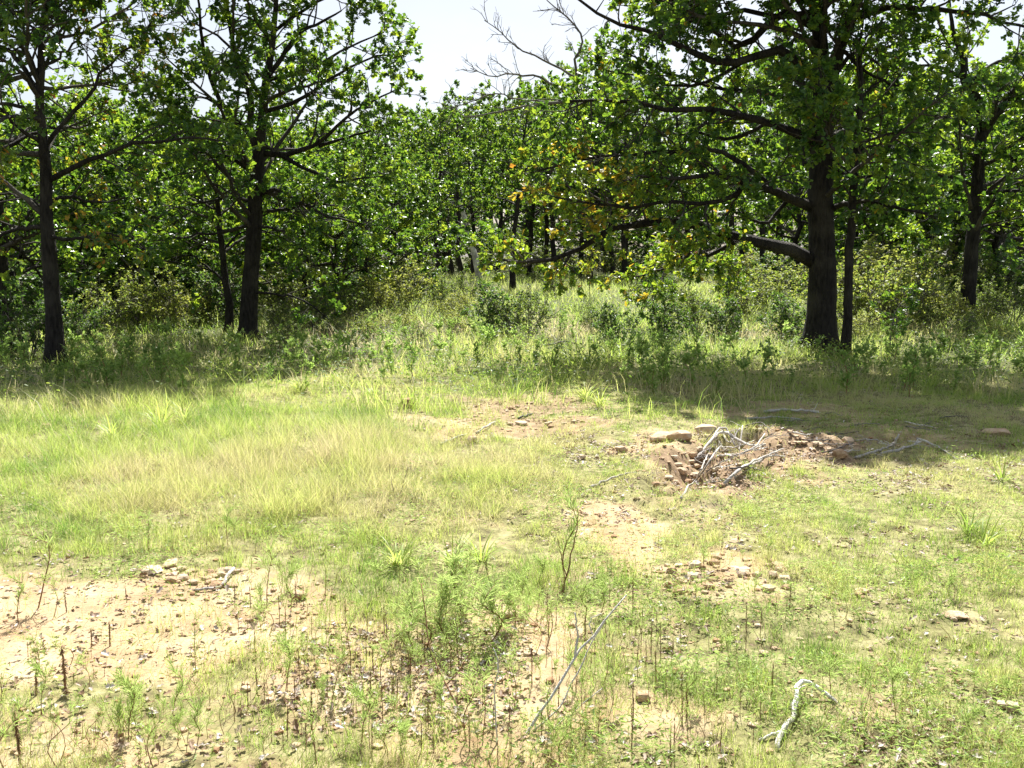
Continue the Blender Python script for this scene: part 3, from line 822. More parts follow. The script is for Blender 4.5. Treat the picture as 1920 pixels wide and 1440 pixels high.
# understorey oaks on the left
for px, D, yt in ((150, 24, 300), (235, 27, 260), (305, 24, 310), (365, 28, 270), (560, 26, 310), (630, 24.5, 330), (690, 29, 300), (590, 32, 270), (740, 33, 320), (30, 24, 290), (-60, 22, 250), (270, 33, 240), (440, 34, 240), (130, 33, 230),
                  (510, 40, 235), (330, 41, 225), (210, 43, 215), (60, 40, 225)):
    put_tree(px, D, hgt(yt, D), 'low leafy oak in the thicket behind the two left oaks', 'understorey oaks on the left', 1)
for px, D, yt in ((1660, 31, 230), (1720, 36, 190), (1780, 33, 210), (1880, 31, 190), (1950, 28, 160), (1620, 38, 170), (1900, 40, 130), (1500, 36, 200), (1560, 42, 150)):
    put_tree(px, D, hgt(yt, D), 'leafy oak in the thicket behind the massive oak on the right', 'understorey oaks on the right', 1, wide=1.1)
# the crowd of trees deeper in
for i in range(48):
    D = random.uniform(60, 105)
    px = -250 + (2420 * (i + random.random()) / 48)
    yt = 235 if px < 780 else (225 if px < 900 else (185 if px < 1100 else 150))
    put_tree(px, D, hgt(yt + random.uniform(0, 45), D) * random.uniform(.9, 1.0), 'one of the crowded dark trees deepest in the woods', 'trees deepest in the woods', wide=1.15)

for i in range(46):
    D = random.uniform(66, 118)
    px = -260 + (2440 * (i + random.random()) / 46)
    put_tree(px, D, random.uniform(4.5, 7.0), 'one of the low bushy trees closing the view at the back of the woods', 'low trees at the back of the woods', 1, wide=1.7)

# ================================================================= SHRUBS AND SAPLINGS
def shrub_proto(seed, nst, leaf, tint, nleaf=6, spread=.6, name='shrub'):
    """about 1 m tall"""
    rng = np.random.default_rng(seed)
    root = obj(name, None, cat='shrub')
    az = rng.uniform(0, 2 * math.pi, nst); el = rng.uniform(.8, 1.45, nst)
    d = np.stack([np.cos(az) * np.cos(el) * spread * 1.6, np.sin(az) * np.cos(el) * spread * 1.6, np.sin(el)], 1)
    p0 = np.stack([np.cos(az) * .06, np.sin(az) * .06, np.full(nst, -.03)], 1)
    X = crooked(p0, d, rng.uniform(.6, 1.0, nst), 8, .13, .02, rng)
    RX = np.full((nst, 1), .009) * np.linspace(1, .4, 8)[None]
    mbX, mbL = MB(), MB()
    mbX.tubes(X, RX, 4, .5, cap=False)
    foliate(X, RX, None, mbX, mbL, rng, per_m=9, blen=(.12, .36), ntw=4, twlen=(.06, .16), nleaf=nleaf, lsize=leaf, tmpl=SIMPLE, tmin=.12,
            tintf=lambda p, t, r: np.clip(tint + r.normal(size=len(t)) * .16 + .0 * t, 0, 1))
    obj('stems', mbX.mesh('stems', TWIG), root)
    obj('foliage', mbL.mesh('foliage', SHRUB, smooth=False), root, kind='stuff')
    return root
SHP = {'light': [shrub_proto(201, 11, (.035, .06), .75), shrub_proto(202, 13, (.03, .05), .6)],
       'dark': [shrub_proto(203, 12, (.04, .07), .2)], 'yellow': [shrub_proto(204, 12, (.035, .06), .95)]}
def put_shrub(px, D, h, tone, label, group=None, wide=1.0):
    lib = SHP[tone]; p = lib[random.randrange(len(lib))]
    x = (px - 960) / F * D * CP
    loc = (x, D, float(height(x, D)))
    sc = (h * 1.05 * wide, h * 1.05 * wide, h)
    if p.name not in used:
        used.add(p.name)
        p.location = loc; p.scale = sc; p.rotation_euler = (0, 0, random.uniform(0, 6)); return tag(p, label, 'shrub', group)
    return copy_tree(p, loc, random.uniform(0, 6), sc, label, group)
SG = 'bushes at the edge of the woods'
for px, D, h, tone, lab in (
        (190, 20.5, 1.15, 'light', 'leafy bush just right of the straight dark oak at left'),
        (250, 22.0, 1.5, 'light', 'tallest bright bush between the two left oaks'),
        (310, 21.5, 1.0, 'yellow', 'yellowish bush between the two left oaks, left of the low golden one'),
        (365, 22.5, .8, 'yellow', 'low golden bush between the two left oaks'),
        (400, 23.0, 1.3, 'dark', 'dark bush tucked behind the thin trunk left of the tall oak'),
        (150, 18.5, .8, 'dark', 'low dark bush behind the straight oak at left'),
        (40, 17.0, 1.1, 'dark', 'dark leafy bush at the foot of the trunk cut by the left border'),
        (530, 21.0, .7, 'light', 'pale bush right beside the foot of the tall forked oak'),
        (590, 22.0, .8, 'light', 'pale bush second to the right of the tall forked oak'),
        (650, 23.5, .9, 'light', 'pale bush below the drooping end of the low limb of the tall oak'),
        (700, 24.5, 1.0, 'yellow', 'yellow-green bush left of the big bright bush in the middle'),
        (755, 25.5, 1.25, 'yellow', 'big bright yellow-green bush in the middle, left of the thick black trunk'),
        (820, 26.0, .95, 'light', 'light bush below the thick black trunk'),
        (870, 27.0, .9, 'light', 'light bush below the leaning grey dead trunk'),
        (930, 20.5, 1.1, 'dark', 'dark leafy bush left of the bare brown patch of dry grass in the middle'),
        (985, 20.0, 1.0, 'light', 'twiggy bush beside the bare brown patch of dry grass'),
        (1040, 32.0, 1.0, 'light', 'far pale bush behind the dry grass patch'),
        (1150, 18.6, .75, 'dark', 'small dense dark bush alone in the open right of the dry grass patch'),
        (1250, 19.5, .9, 'dark', 'dark bush below the young oak saplings'),
        (1310, 21.0, .9, 'light', 'light bush right of the young oak saplings'),
        (1360, 20.0, .8, 'dark', 'dark low bush in dappled light left of the massive oak'),
        (1400, 24.0, 1.1, 'light', 'light bush under the big low limb'),
        (1450, 25.0, 1.2, 'light', 'bright bush under the big low limb next to the massive trunk'),
        (1480, 19.5, .9, 'dark', 'dark bush against the left side of the massive trunk'),
        (1625, 21.5, 1.5, 'light', 'tall silvery bush right of the slim tree beside the massive oak'),
        (1670, 22.0, 1.7, 'light', 'tallest pale bush between the massive oak and the forked oak'),
        (1715, 23.0, 1.4, 'yellow', 'yellow-green bush between the massive oak and the forked oak'),
        (1760, 23.0, 1.0, 'light', 'pale bush left of the foot of the forked oak'),
        (1850, 23.0, .9, 'light', 'pale bush right of the foot of the forked oak'),
        (1905, 22.0, .9, 'light', 'pale bush at the right border of the photo'),
        (1800, 21.5, .7, 'yellow', 'low yellowish bush in front of the forked oak')):
    put_shrub(px, D, h, tone, lab, SG)
for i in range(34):
    D = random.uniform(18.3, 27)
    px = random.choice([random.uniform(500, 960), random.uniform(1080, 1500), random.uniform(1600, 1960)])
    put_shrub(px, D, random.uniform(.3, .6), random.choice(['light', 'yellow', 'yellow']), 'knee-high bush in the brushy strip at the foot of the woods', 'knee-high bushes at the foot of the woods', 1.2)
for px, D, h in ((60, 21, 1.3), (120, 24, 1.6), (210, 26, 1.7), (290, 25, 1.5), (350, 27, 1.6), (420, 26, 1.4), (520, 25, 1.3), (575, 27, 1.5), (620, 29, 1.5), (680, 30, 1.5), (735, 31, 1.4), (790, 34, 1.3), (550, 31, 1.7), (460, 30, 1.7), (160, 29, 1.8), (640, 25, 1.1)):
    put_shrub(px, D, h, random.choice(['dark', 'light', 'light']), 'head-high leafy brush filling the gaps behind the two left oaks', 'brush behind the left oaks', 1.25)
for px, D, h in ((1380, 33, 1.3), (1440, 36, 1.3), (1500, 30, 1.4), (1640, 27, 1.6), (1700, 29, 1.7), (1760, 30, 1.6), (1860, 27, 1.5), (1920, 26, 1.5), (1600, 33, 1.6)):
    put_shrub(px, D, h, random.choice(['dark', 'light', 'yellow']), 'head-high leafy brush filling the gaps behind the massive oak', 'brush behind the massive oak', 1.25)
for i in range(70):
    D = random.uniform(27, 70)
    px = random.uniform(-120, 2040)
    put_shrub(px, D, random.uniform(.3, .75), random.choice(['light', 'light', 'yellow', 'dark']), 'pale bush on the woodland floor among the far trunks', 'bushes on the woodland floor', 1.4)

for i in range(52):
    D = random.uniform(58, 100)
    px = -150 + 2250 * (i + random.random()) / 52
    put_shrub(px, D, random.uniform(1.0, 2.2), random.choice(['light', 'light', 'yellow', 'dark']), 'hazy green bush far behind the trunks, closing the gaps between them', 'bushes far behind the trunks', 1.8)

def sapling(px, py, h, label, lean, seed, tint, cat='sapling'):
    rng = np.random.default_rng(seed)
    b = ground(px, py)
    root = obj('oak_sapling', None, loc=tuple(b), label=label, cat=cat, group='young oak saplings')
    q = resample(np.array([[0, 0, -.05, .016], [lean * .3, 0, h * .4, .013], [lean * .5, .05, h * .75, .009], [lean, .1, h, .004]]), 12, .06, rng)
    mbX, mbL = MB(), MB()
    stem_tube(mbX, q, 5, rng=rng)
    obj('stem', mbX.mesh('stem', TWIG), root)
    mbX = MB()
    foliate(q[None, :, :3], q[None, :, 3], None, mbX, mbL, rng, per_m=11, blen=(.2, .5), ntw=4, twlen=(.08, .2), nleaf=6, lsize=(.07, .11), tmpl=OAKL, tmin=.3,
            tintf=lambda p, t, r: np.clip(tint + r.normal(size=len(t)) * .12, 0, 1))
    obj('twigs', mbX.mesh('twigs', TWIG), root, kind='stuff')
    obj('foliage', mbL.mesh('foliage', LEAF, smooth=False), root, kind='stuff')
sapling(1222, 618, 1.5, 'left one of two slim green saplings below the yellow oak leaves', .1, 301, .3)
sapling(1246, 614, 1.6, 'right one of two slim green saplings below the yellow oak leaves', -.1, 302, .35)
sapling(1357, 622, 1.5, 'thin sapling with yellowing leaves left of the massive oak', .15, 303, .5)
sapling(1392, 618, 1.4, 'thin curved sapling with a bare lower stem, nearest the massive oak', -.35, 304, .45)
sapling(1660, 668, .95, 'small curved dark sapling right of the massive oak', .3, 305, .3)
sapling(1735, 612, 2.2, 'tall bent sapling in the bright bushes right of the massive oak', -.5, 306, .42)
sapling(1105, 560, 1.6, 'sapling with orange and yellow leaves behind the dry grass patch', .1, 307, .62)

# ================================================================= GRASS
def grass(n, dmin, dmax, hfun, wid, seed, xk=.60, power=1.0, split=0.0):
    """blades: one mesh"""
    rng = np.random.default_rng(seed)
    u = rng.random(n)
    # density per square metre falls as 1 / distance**power ; area grows with distance
    e = 2 - power
    y = (dmin ** e + u * (dmax ** e - dmin ** e)) ** (1 / e)
    x = (rng.random(n) * 2 - 1) * (xk * y + .8)
    d, bare, red, px, py = cover(x, y)
    clump = vnoise(x, y, .11, 21)
    h, tint, prob = hfun(x, y, px, py, d, bare, clump, rng)
    k = rng.random(n) < prob
    x, y, h, tint = x[k], y[k], h[k], tint[k]
    m = len(x)
    z = height(x, y) - .006
    az = rng.uniform(0, 2 * math.pi, m)
    bend = rng.uniform(.2, 1.5, m) * h
    dx, dy = np.cos(az) * bend, np.sin(az) * bend
    wz = az + math.pi / 2 + rng.normal(size=m) * .3
    w = wid * rng.uniform(.6, 1.3, m) * np.clip(y / 9, .55, 2.2)
    wx, wy = np.cos(wz) * w * .5, np.sin(wz) * w * .5
    o = np.argsort(y > split)                       # near blades bend in two pieces, far ones are one sliver
    x, y, z, h, tint, dx, dy, wx, wy = (v[o] for v in (x, y, z, h, tint, dx, dy, wx, wy))
    k = int((y <= split).sum())
    mb = MB()
    V = np.empty((k, 5, 3))
    X, Y, Z, H, DX, DY, WX, WY = (v[:k] for v in (x, y, z, h, dx, dy, wx, wy))
    V[:, 0] = np.stack([X - WX, Y - WY, Z], 1); V[:, 1] = np.stack([X + WX, Y + WY, Z], 1)
    V[:, 2] = np.stack([X + DX * .35 + WX * .8, Y + DY * .35 + WY * .8, Z + H * .6], 1)
    V[:, 3] = np.stack([X + DX * .35 - WX * .8, Y + DY * .35 - WY * .8, Z + H * .6], 1)
    V[:, 4] = np.stack([X + DX, Y + DY, Z + H * .95], 1)
    i5 = (np.arange(k) * 5)[:, None]
    if k: mb.add(V.reshape(-1, 3), [i5 + np.array([0, 1, 2, 3]), i5 + np.array([3, 2, 4])], np.repeat(tint[:k], 5))
    X, Y, Z, H, DX, DY, WX, WY = (v[k:] for v in (x, y, z, h, dx, dy, wx, wy))
    f = len(X)
    V = np.stack([np.stack([X - WX * 1.2, Y - WY * 1.2, Z], 1), np.stack([X + WX * 1.2, Y + WY * 1.2, Z], 1), np.stack([X + DX, Y + DY, Z + H * .9], 1)], 1)
    if f: mb.add(V.reshape(-1, 3), (np.arange(f) * 3)[:, None] + np.array([0, 1, 2]), np.repeat(tint[k:], 3))
    return mb
BIGST = [flat_xy(*q) for q in ((765, 766), (886, 834), (1090, 860), (285, 1072), (322, 1060), (1206, 1312), (1615, 1112), (1790, 1156), (1380, 1016), (1430, 1228), (1797, 1282), (560, 1122), (978, 796), (1890, 1328))]
def h_near(x, y, px, py, d, bare, cl, rng):
    n = len(x)
    meadow = blob(px, py, 250, 880, 620, 150)
    straw = np.maximum(blob(px, py, 780, 900, 330, 110), blob(px, py, 420, 930, 300, 60) * .6)
    h = rng.uniform(.025, .09, n) * (1 + 1.5 * meadow + 1.0 * straw) * (.3 + 1.5 * cl ** 1.5) * (.7 + .6 * vnoise(x, y, .33, 45))
    lush = vnoise(x, y, .7, 31)
    pat = vnoise(x, y, .28, 38)
    t = .42 + .35 * (lush - .5) * 2 + .5 * (pat - .5) - .14 * meadow + .28 * straw + rng.normal(size=n) * .13 + .15 * (cl < .3)
    t = np.where(rng.random(n) < .12, rng.uniform(.7, 1, n), t)
    prob = (d + .06) * (.3 + 1.7 * (cl - .2)) * (.45 + .9 * sstep(.3, .6, vnoise(x, y, .38, 46))) * (py > 690)
    for sx, sy in BIGST:                             # worn ground in front of the larger stones
        prob = prob * np.where((np.abs(x - sx) < .018 * sy) & (y > sy * .93) & (y < sy * 1.02), .12, 1)
    return h, np.clip(t, 0, 1), np.clip(prob, 0, 1)
g = grass(680000, 2.6, 14.5, h_near, .0032, 41, power=1.15, split=6.0)
obj('meadow_grass', g.mesh('meadow_grass', GRASS), kind='stuff', label='short sunlit yellow-green grass covering the clearing', cat='grass')
def h_tall(x, y, px, py, d, bare, cl, rng):
    n = len(x)
    h = rng.uniform(.08, .34, n) * (.5 + .9 * cl) * (.55 + .8 * vnoise(x, y, .9, 37))
    t = .26 + .5 * (vnoise(x, y, 1.3, 33) - .35) + rng.normal(size=n) * .13
    t = np.where(rng.random(n) < .10, rng.uniform(.6, 1, n), t)
    brown = blob(px, py, 1060, 620, 85, 26) + blob(px, py, 720, 635, 170, 18) + .8 * sstep(.6, .8, vnoise(x, y, 1.2, 40))
    t = np.clip(t + .6 * brown, 0, 1)
    prob = (.08 + .9 * cl) * (.35 + .9 * sstep(.35, .65, vnoise(x, y, 1.0, 39))) * sstep(790, 690, py + (vnoise(x, y, 1.1, 34) - .5) * 90) * (1 - .7 * bare)
    return h, t, np.clip(prob, 0, 1)
g = grass(150000, 9.0, 24.0, h_tall, .0058, 42, power=1.0, split=13.0)
obj('tall_grass', g.mesh('tall_grass', GRASS), kind='stuff', label='taller green grass under and in front of the oaks', cat='grass')
def h_wood(x, y, px, py, d, bare, cl, rng):
    n = len(x)
    h = rng.uniform(.15, .5, n) * (.4 + .8 * vnoise(x, y, 1.5, 36))
    t = .40 + .35 * (vnoise(x, y, 3.0, 35) - .5) + rng.normal(size=n) * .13
    return h, np.clip(t, 0, 1), .35 + .65 * cl
g = grass(90000, 22.0, 62.0, h_wood, .0075, 43, xk=.62, power=1.3)
obj('woodland_grass', g.mesh('woodland_grass', GRASS), kind='stuff', label='tall pale grass on the woodland floor behind the oaks', cat='grass')

def undergrowth(n, dmin, dmax, zmax, lsize, tmpl, pf, seed, power=1.0, tint=.4, tamp=.5, xk=.60):
    rng = np.random.default_rng(seed)
    e = 2 - power; u = rng.random(n)
    y = (dmin ** e + u * (dmax ** e - dmin ** e)) ** (1 / e)
    x = (rng.random(n) * 2 - 1) * (xk * y + .8)
    d, bare, red, px, py = cover(x, y)
    c1, c2 = vnoise(x, y, .45, 71), vnoise(x, y, 1.4, 72)
    k = rng.random(n) < pf(px, py, d, bare, c1, c2)
    x, y, c1, c2 = x[k], y[k], c1[k], c2[k]; m = len(x)
    top = zmax * (.15 + .85 * sstep(.3, .75, c1)) * (.5 + .8 * c2)
    z = height(x, y) + top * rng.random(m) ** .7 + .004
    az = rng.uniform(0, 6.28, m)
    D = np.stack([np.cos(az), np.sin(az), rng.normal(size=m) * .4], 1)
    U = nrm(np.array([0, 0, 1.]) + rng.normal(size=(m, 3)) * .5)
    t = tint + tamp * (vnoise(x, y, .8, 73) - .5) + rng.normal(size=m) * .12
    mb = MB(); mb.leaves(np.stack([x, y, z], 1), D, U, rng.uniform(*lsize, m), tmpl, np.clip(t, 0, 1))
    return mb
g = undergrowth(90000, 10.5, 30.0, .38, (.025, .06), SIMPLE, lambda px, py, d, b, c1, c2: (.15 + 1.3 * sstep(.35, .7, c1) * (.4 + c2)) * sstep(775, 690, py + (c2 - .5) * 60) * (1 - .6 * b), 81, 1.1, .42, .7)
obj('undergrowth', g.mesh('undergrowth', SHRUB, smooth=False), kind='stuff', label='leafy low green undergrowth in front of and under the oaks', cat='undergrowth')
g = undergrowth(210000, 2.6, 13.0, .085, (.012, .034), NARROW, lambda px, py, d, b, c1, c2: np.clip(.05 + 1.2 * sstep(.3, .7, c1), 0, 1) * (1 - .93 * b) * (.7 + .3 * sstep(850, 1000, py)) * (1 - .6 * blob(px, py, 250, 880, 560, 120)), 82, 1.2, .6, .7)
obj('creeping_herbs', g.mesh('creeping_herbs', FORB, smooth=False), kind='stuff', label='tiny pale green herbs creeping between the short grass', cat='herbs')

# ================================================================= LEAF LITTER AND GRAVEL
def litter(n, seed):
    rng = np.random.default_rng(seed)
    u = rng.random(n); y = 2.7 + u * (20 - 2.7); y = np.where(rng.random(n) < .6, rng.uniform(2.7, 9.5, n), y)
    x = (rng.random(n) * 2 - 1) * (.58 * y + .6)
    d, bare, red, px, py = cover(x, y)
    cl = vnoise(x, y, .35, 51)
    p = np.maximum.reduce([blob(px, py, 1480, 790, 330, 60) * 1.0, blob(px, py, 1600, 800, 330, 40), blob(px, py, 1335, 870, 190, 70), blob(px, py, 750, 1270, 300, 130) * .8, blob(px, py, 950, 790, 300, 60), blob(px, py, 1200, 860, 200, 70) * .9,
                           blob(px, py, 1600, 1350, 420, 110) * .6, blob(px, py, 1700, 900, 260, 120) * .45, blob(px, py, 1400, 1080, 200, 60) * .6, sstep(760, 700, py) * .6, (.22 + .4 * sstep(650, 900, px) * sstep(1050, 850, py))])
    p = p * sstep(.32, .62, cl)
    k = rng.random(n) < p
    x, y = x[k], y[k]; m = len(x)
    P = np.stack([x, y, height(x, y) + rng.uniform(.004, .018, m)], 1)
    az = rng.uniform(0, 6.28, m)
    D = np.stack([np.cos(az), np.sin(az), rng.normal(size=m) * .25], 1)
    U = nrm(np.array([0, 0, 1.]) + rng.normal(size=(m, 3)) * .35)
    mb = MB(); mb.leaves(P, D, U, rng.uniform(.018, .05, m), CURLED, np.clip(rng.normal(.58, .25, m), 0, 1))
    return mb
obj('leaf_litter', litter(60000, 61).mesh('leaf_litter', LITTER, smooth=False), kind='stuff', label='dry brown and grey fallen leaves scattered on the ground', cat='leaf litter')

def hull_verts(seed, flat):
    import bmesh
    rng = np.random.default_rng(seed)
    pts = nrm(rng.normal(size=(26, 3))) * np.array([1, .75, flat]) * rng.uniform(.8, 1.0, (26, 1))
    pts[:, 2] = np.clip(pts[:, 2], -flat, flat * .62)
    bm = bmesh.new()
    for p in pts: bm.verts.new(p)
    r = bmesh.ops.convex_hull(bm, input=bm.verts)
    bmesh.ops.delete(bm, geom=[g for g in r['geom_unused'] if isinstance(g, bmesh.types.BMVert)], context='VERTS')
    bmesh.ops.triangulate(bm, faces=bm.faces)
    bm.verts.index_update()
    V = np.array([v.co[:] for v in bm.verts]); T = np.array([[v.index for v in f.verts] for f in bm.faces])
    bm.free()
    return V, T
HULLS = [hull_verts(70 + i, f) for i, f in enumerate((.35, .5, .6, .42, .3, .7, .45, .38))]
def gravel(n, seed):
    rng = np.random.default_rng(seed)
    y = 2.7 + (12.5 - 2.7) * rng.random(n) ** 1.3
    x = (rng.random(n) * 2 - 1) * (.58 * y + .4)
    d, bare, red, px, py = cover(x, y)
    p = np.maximum.reduce([blob(px, py, 380, 1085, 150, 45), blob(px, py, 560, 1150, 170, 60) * .5, blob(px, py, 1535, 835, 110, 36), blob(px, py, 980, 778, 170, 40), blob(px, py, 1335, 880, 150, 60) * .8,
                           blob(px, py, 1330, 1085, 170, 50) * .7, blob(px, py, 1160, 1010, 80, 80) * .6, blob(px, py, 800, 1290, 450, 140) * .4, blob(px, py, 150, 1380, 300, 60) * .4, .05 + .12 * bare, blob(px, py, 1450, 1230, 420, 180) * .18])
    k = rng.random(n) < p
    x, y = x[k], y[k]
    mb = MB()
    hid = rng.integers(0, len(HULLS), len(x))
    for h, (V, T) in enumerate(HULLS):
        s = hid == h; m = s.sum()
        if not m: continue
        az = rng.uniform(0, 6.28, m); sz = .006 + .022 * rng.random(m) ** 2
        c, sn = np.cos(az), np.sin(az)
        W = np.empty((m, len(V), 3))
        W[..., 0] = V[None, :, 0] * c[:, None] - V[None, :, 1] * sn[:, None]; W[..., 1] = V[None, :, 0] * sn[:, None] + V[None, :, 1] * c[:, None]; W[..., 2] = V[None, :, 2]
        W = W * sz[:, None, None] + np.stack([x[s], y[s], height(x[s], y[s]) + sz * .15], 1)[:, None, :]
        off = (np.arange(m) * len(V))[:, None, None]
        mb.add(W.reshape(-1, 3), (T[None] + off).reshape(-1, 3), np.repeat(rng.random(m), len(V)))
    return mb
obj('gravel', gravel(15000, 62).mesh('gravel', STONE, smooth=False), kind='stuff', label='small tan stone chips scattered over the bare soil', cat='gravel')

# ================================================================= STONES
SME = []
for V, T in HULLS:
    mb = MB(); mb.add(V, T, .5); SME.append(mb.mesh('stone', STONE, smooth=False))
def stone(px, py, wpx, label, group=None, hull=None, flat=1.0, rz=None, sink=.25):
    g_ = ground(px, py)
    s = wpx / F * g_[1] * .6
    h = random.randrange(len(SME)) if hull is None else hull
    fl = (.35, .5, .6, .42, .3, .7, .45, .38)[h]
    o = obj('stone', SME[h], loc=(g_[0], g_[1], g_[2] + s * fl * flat * (.62 - sink)), rz=random.uniform(0, 6.28) if rz is None else rz, sc=(s, s, s * flat), label=label, cat='stone', group=group)
    return o
for a in ((765, 766, 40, 'flat pale stone with a dark front edge alone in the grass left of centre', 5, 1.1),
          (886, 832, 24, 'small upright stone below the fallen sticks in the middle', 5, 1.3),
          (1090, 860, 20, 'small pale rounded stone left of the brush pile', 1, 1.2),
          (1242, 828, 62, 'left one of the flat slabs at the top edge of the gully', 0, 1.1),
          (1276, 824, 54, 'right one of the flat slabs at the top edge of the gully', 3, 1.1),
          (1325, 813, 46, 'rounded tan stone on the bank above the brush pile', 6, 1.2),
          (1228, 910, 20, 'small yellowish stone at the left lip of the gully', 1, 1.0),
          (1162, 884, 22, 'tan stone beside the fallen twig left of the gully', 0, 1.0),
          (1165, 848, 26, 'tilted brown stone between the pale rounded stone and the gully', 2, 1.1),
          (285, 1072, 50, 'broad flat rock ledge at the top of the bare soil patch', 4, .9),
          (322, 1060, 46, 'second flat ledge rock right behind the broad one on the bare soil', 7, .8),
          (1206, 1312, 40, 'mossy brown rock in the weeds at the bottom, left of the bent stick', 5, .9),
          (1615, 1112, 34, 'pale flat stone in the grass at right', 3, .9),
          (1890, 1328, 46, 'tan stone with a red front edge at the right border', 0, 1.2),
          (1790, 1156, 50, 'long flat stone left of the dry weeds at right', 4, .8),
          (1380, 1016, 30, 'flat pale stone above the rubble in the right half', 4, .8),
          (1300, 1086, 34, 'tan block in the rubble, highest of the leftmost group', 2, .9),
          (1270, 1112, 26, 'dark-sided block in the rubble below the tan block', 6, 1.0),
          (1440, 1106, 34, 'middle stone of the rubble row at right', 3, .9),
          (1475, 1104, 26, 'right stone of the rubble row at right', 1, .9),
          (1430, 1228, 22, 'reddish stone alone in the grass above the bent stick', 2, .9),
          (1797, 1282, 22, 'round pale stone at lower right', 5, 1.0),
          (1785, 1262, 26, 'grey stone among dead leaves at lower right', 6, .9),
          (560, 1122, 34, 'orange brown stone right of the bare soil patch', 2, 1.0),
          (548, 1218, 40, 'flat slab at the right end of the bare soil', 4, .7),
          (462, 1176, 24, 'thin flat stone in the middle of the bare soil', 4, .7),
          (955, 1156, 34, 'brown stone behind the feathery weed clump in the middle', 3, 1.0),
          (1590, 832, 30, 'reddish clod on the right shoulder of the dirt mound', 5, .9),
          (1575, 857, 34, 'dark brown clod at the foot of the dirt mound', 2, 1.0),
          (1870, 815, 60, 'flat half-shaded slab at the far right', 4, .9),
          (978, 796, 26, 'flat orange stone in the rubble in the middle', 0, 1.0),
          (80, 750, 24, 'dark stone in the shade at the far left', 2, 1.0),
          (85, 802, 26, 'brown stone at the edge of the shade at the far left', 1, .9)):
    stone(a[0], a[1], a[2], a[3], 'stones picked out in the clearing', a[4], a[5], sink=.1)
for cx, cy, rx, ry, n, w0, w1, lab in ((385, 1082, 75, 28, 46, 9, 30, 'small angular stone in the rubble round the short grey stick on bare soil'),
                                       (1535, 832, 80, 22, 46, 7, 18, 'small clod on the sunlit dirt mound'),
                                       (985, 778, 130, 26, 34, 7, 15, 'small stone in the rubble patch in the middle of the clearing'),
                                       (1320, 880, 95, 36, 40, 8, 24, 'small stone in the red gully under the brush pile'),
                                       (1360, 1080, 130, 34, 34, 10, 32, 'small tan stone in the rubble at right of the clearing'),
                                       (1500, 1200, 330, 120, 34, 8, 18, 'small stone half hidden in the short grass at lower right'),
                                       (760, 1270, 260, 110, 40, 8, 20, 'small stone on the sparse soil at the bottom')):
    for i in range(n):
        a, r = random.uniform(0, 6.28), math.sqrt(random.random())
        stone(cx + rx * r * math.cos(a), cy + ry * r * math.sin(a), random.uniform(w0, w1), lab, lab.replace('small ', ''), None, random.uniform(.7, 1.2))

# ================================================================= DEAD WOOD
def dead_branch(pts, r0, r1, label, group=None, side=(), name='dead_branch', nt=0, seed=1, mat=None, tw=(.08, .25)):
    """pts: (px, py, height above ground)"""
    rng = np.random.default_rng(seed)
    Q = np.array([ground(p[0], p[1], p[2]) for p in pts])
    b0 = Q[0].copy(); b0[2] = float(height(b0[0], b0[1]))
    n = 16
    q = resample(Q, n, .018, rng)
    q = np.hstack([q - b0, (r0 + (r1 - r0) * np.linspace(0, 1, n))[:, None]])
    root = obj(name, None, loc=tuple(b0), label=label, cat='branch', group=group)
    mb = MB(); stem_tube(mb, q, 7, rng=rng, rough=.3)
    obj('main_stem', mb.mesh('main_stem', mat or DEAD), root)
    for sp in side:
        Qs = resample(np.array([ground(p[0], p[1], p[2]) for p in sp]), 9, .012, rng) - b0
        mb = MB(); stem_tube(mb, np.hstack([Qs, np.linspace(r0 * .6, r1 * .6, 9)[:, None]]), 6, rng=rng, rough=.3)
        obj('side_branch', mb.mesh('side_branch', mat or DEAD), root)
    if nt:
        p, d, r = spawn(q[None, :, :3], q[None, :, 3], np.zeros(nt, int), rng.uniform(.3, .99, nt), rng.uniform(.4, .9, nt), rng)
        W = crooked(p, d * np.array([1, 1, .45]), rng.uniform(*tw, nt), 5, .18, 0, rng)
        wz = height(W[..., 0] + b0[0], W[..., 1] + b0[1]) - b0[2] + .004
        W[..., 2] = np.maximum(W[..., 2], wz)
        for w in W:
            mb = MB(); mb.tubes(w[None], np.full((1, 1), max(.0025, r1 * .5)) * np.linspace(1, .5, 5)[None], 4, .5)
            obj('twig', mb.mesh('twig', mat or DEAD), root)
    return root
BP = 'branches of the brush pile'
dead_branch([(1303, 862, .02), (1327, 834, .06), (1357, 824, .08), (1385, 820, .06), (1392, 810, .04)], .013, .006, 'curved branch along the top of the brush pile over the gully', BP, nt=5, seed=1)
dead_branch([(1327, 834, .05), (1355, 827, .05), (1402, 827, .05), (1436, 832, .02)], .016, .010, 'thickest grey branch lying level across the brush pile', BP, nt=3, seed=2)
dead_branch([(1345, 855, .02), (1383, 852, .05), (1411, 841, .09), (1425, 827, .14), (1434, 813, .18)], .012, .005, 'branch of the brush pile whose right end sticks up', BP, nt=4, seed=3)
dead_branch([(1357, 909, .01), (1383, 883, .05), (1416, 867, .06), (1446, 855, .05), (1472, 856, .02)], .013, .007, 'long pale branch at the front of the brush pile, lower of two', BP, nt=2, seed=4)
dead_branch([(1378, 885, .03), (1409, 867, .08), (1444, 850, .08), (1470, 841, .04)], .010, .005, 'long thin branch at the front of the brush pile, upper of two', BP, nt=3, seed=5)
dead_branch([(1277, 934, .01), (1298, 904, .05), (1320, 885, .09), (1331, 867, .12), (1352, 834, .10)], .009, .005, 'thin pale branch slanting across the open gully', BP, nt=5, seed=6)
dead_branch([(1305, 902, .0), (1317, 876, .08), (1328, 843, .14)], .007, .004, 'short twig standing up in the gully', BP, nt=3, seed=7)
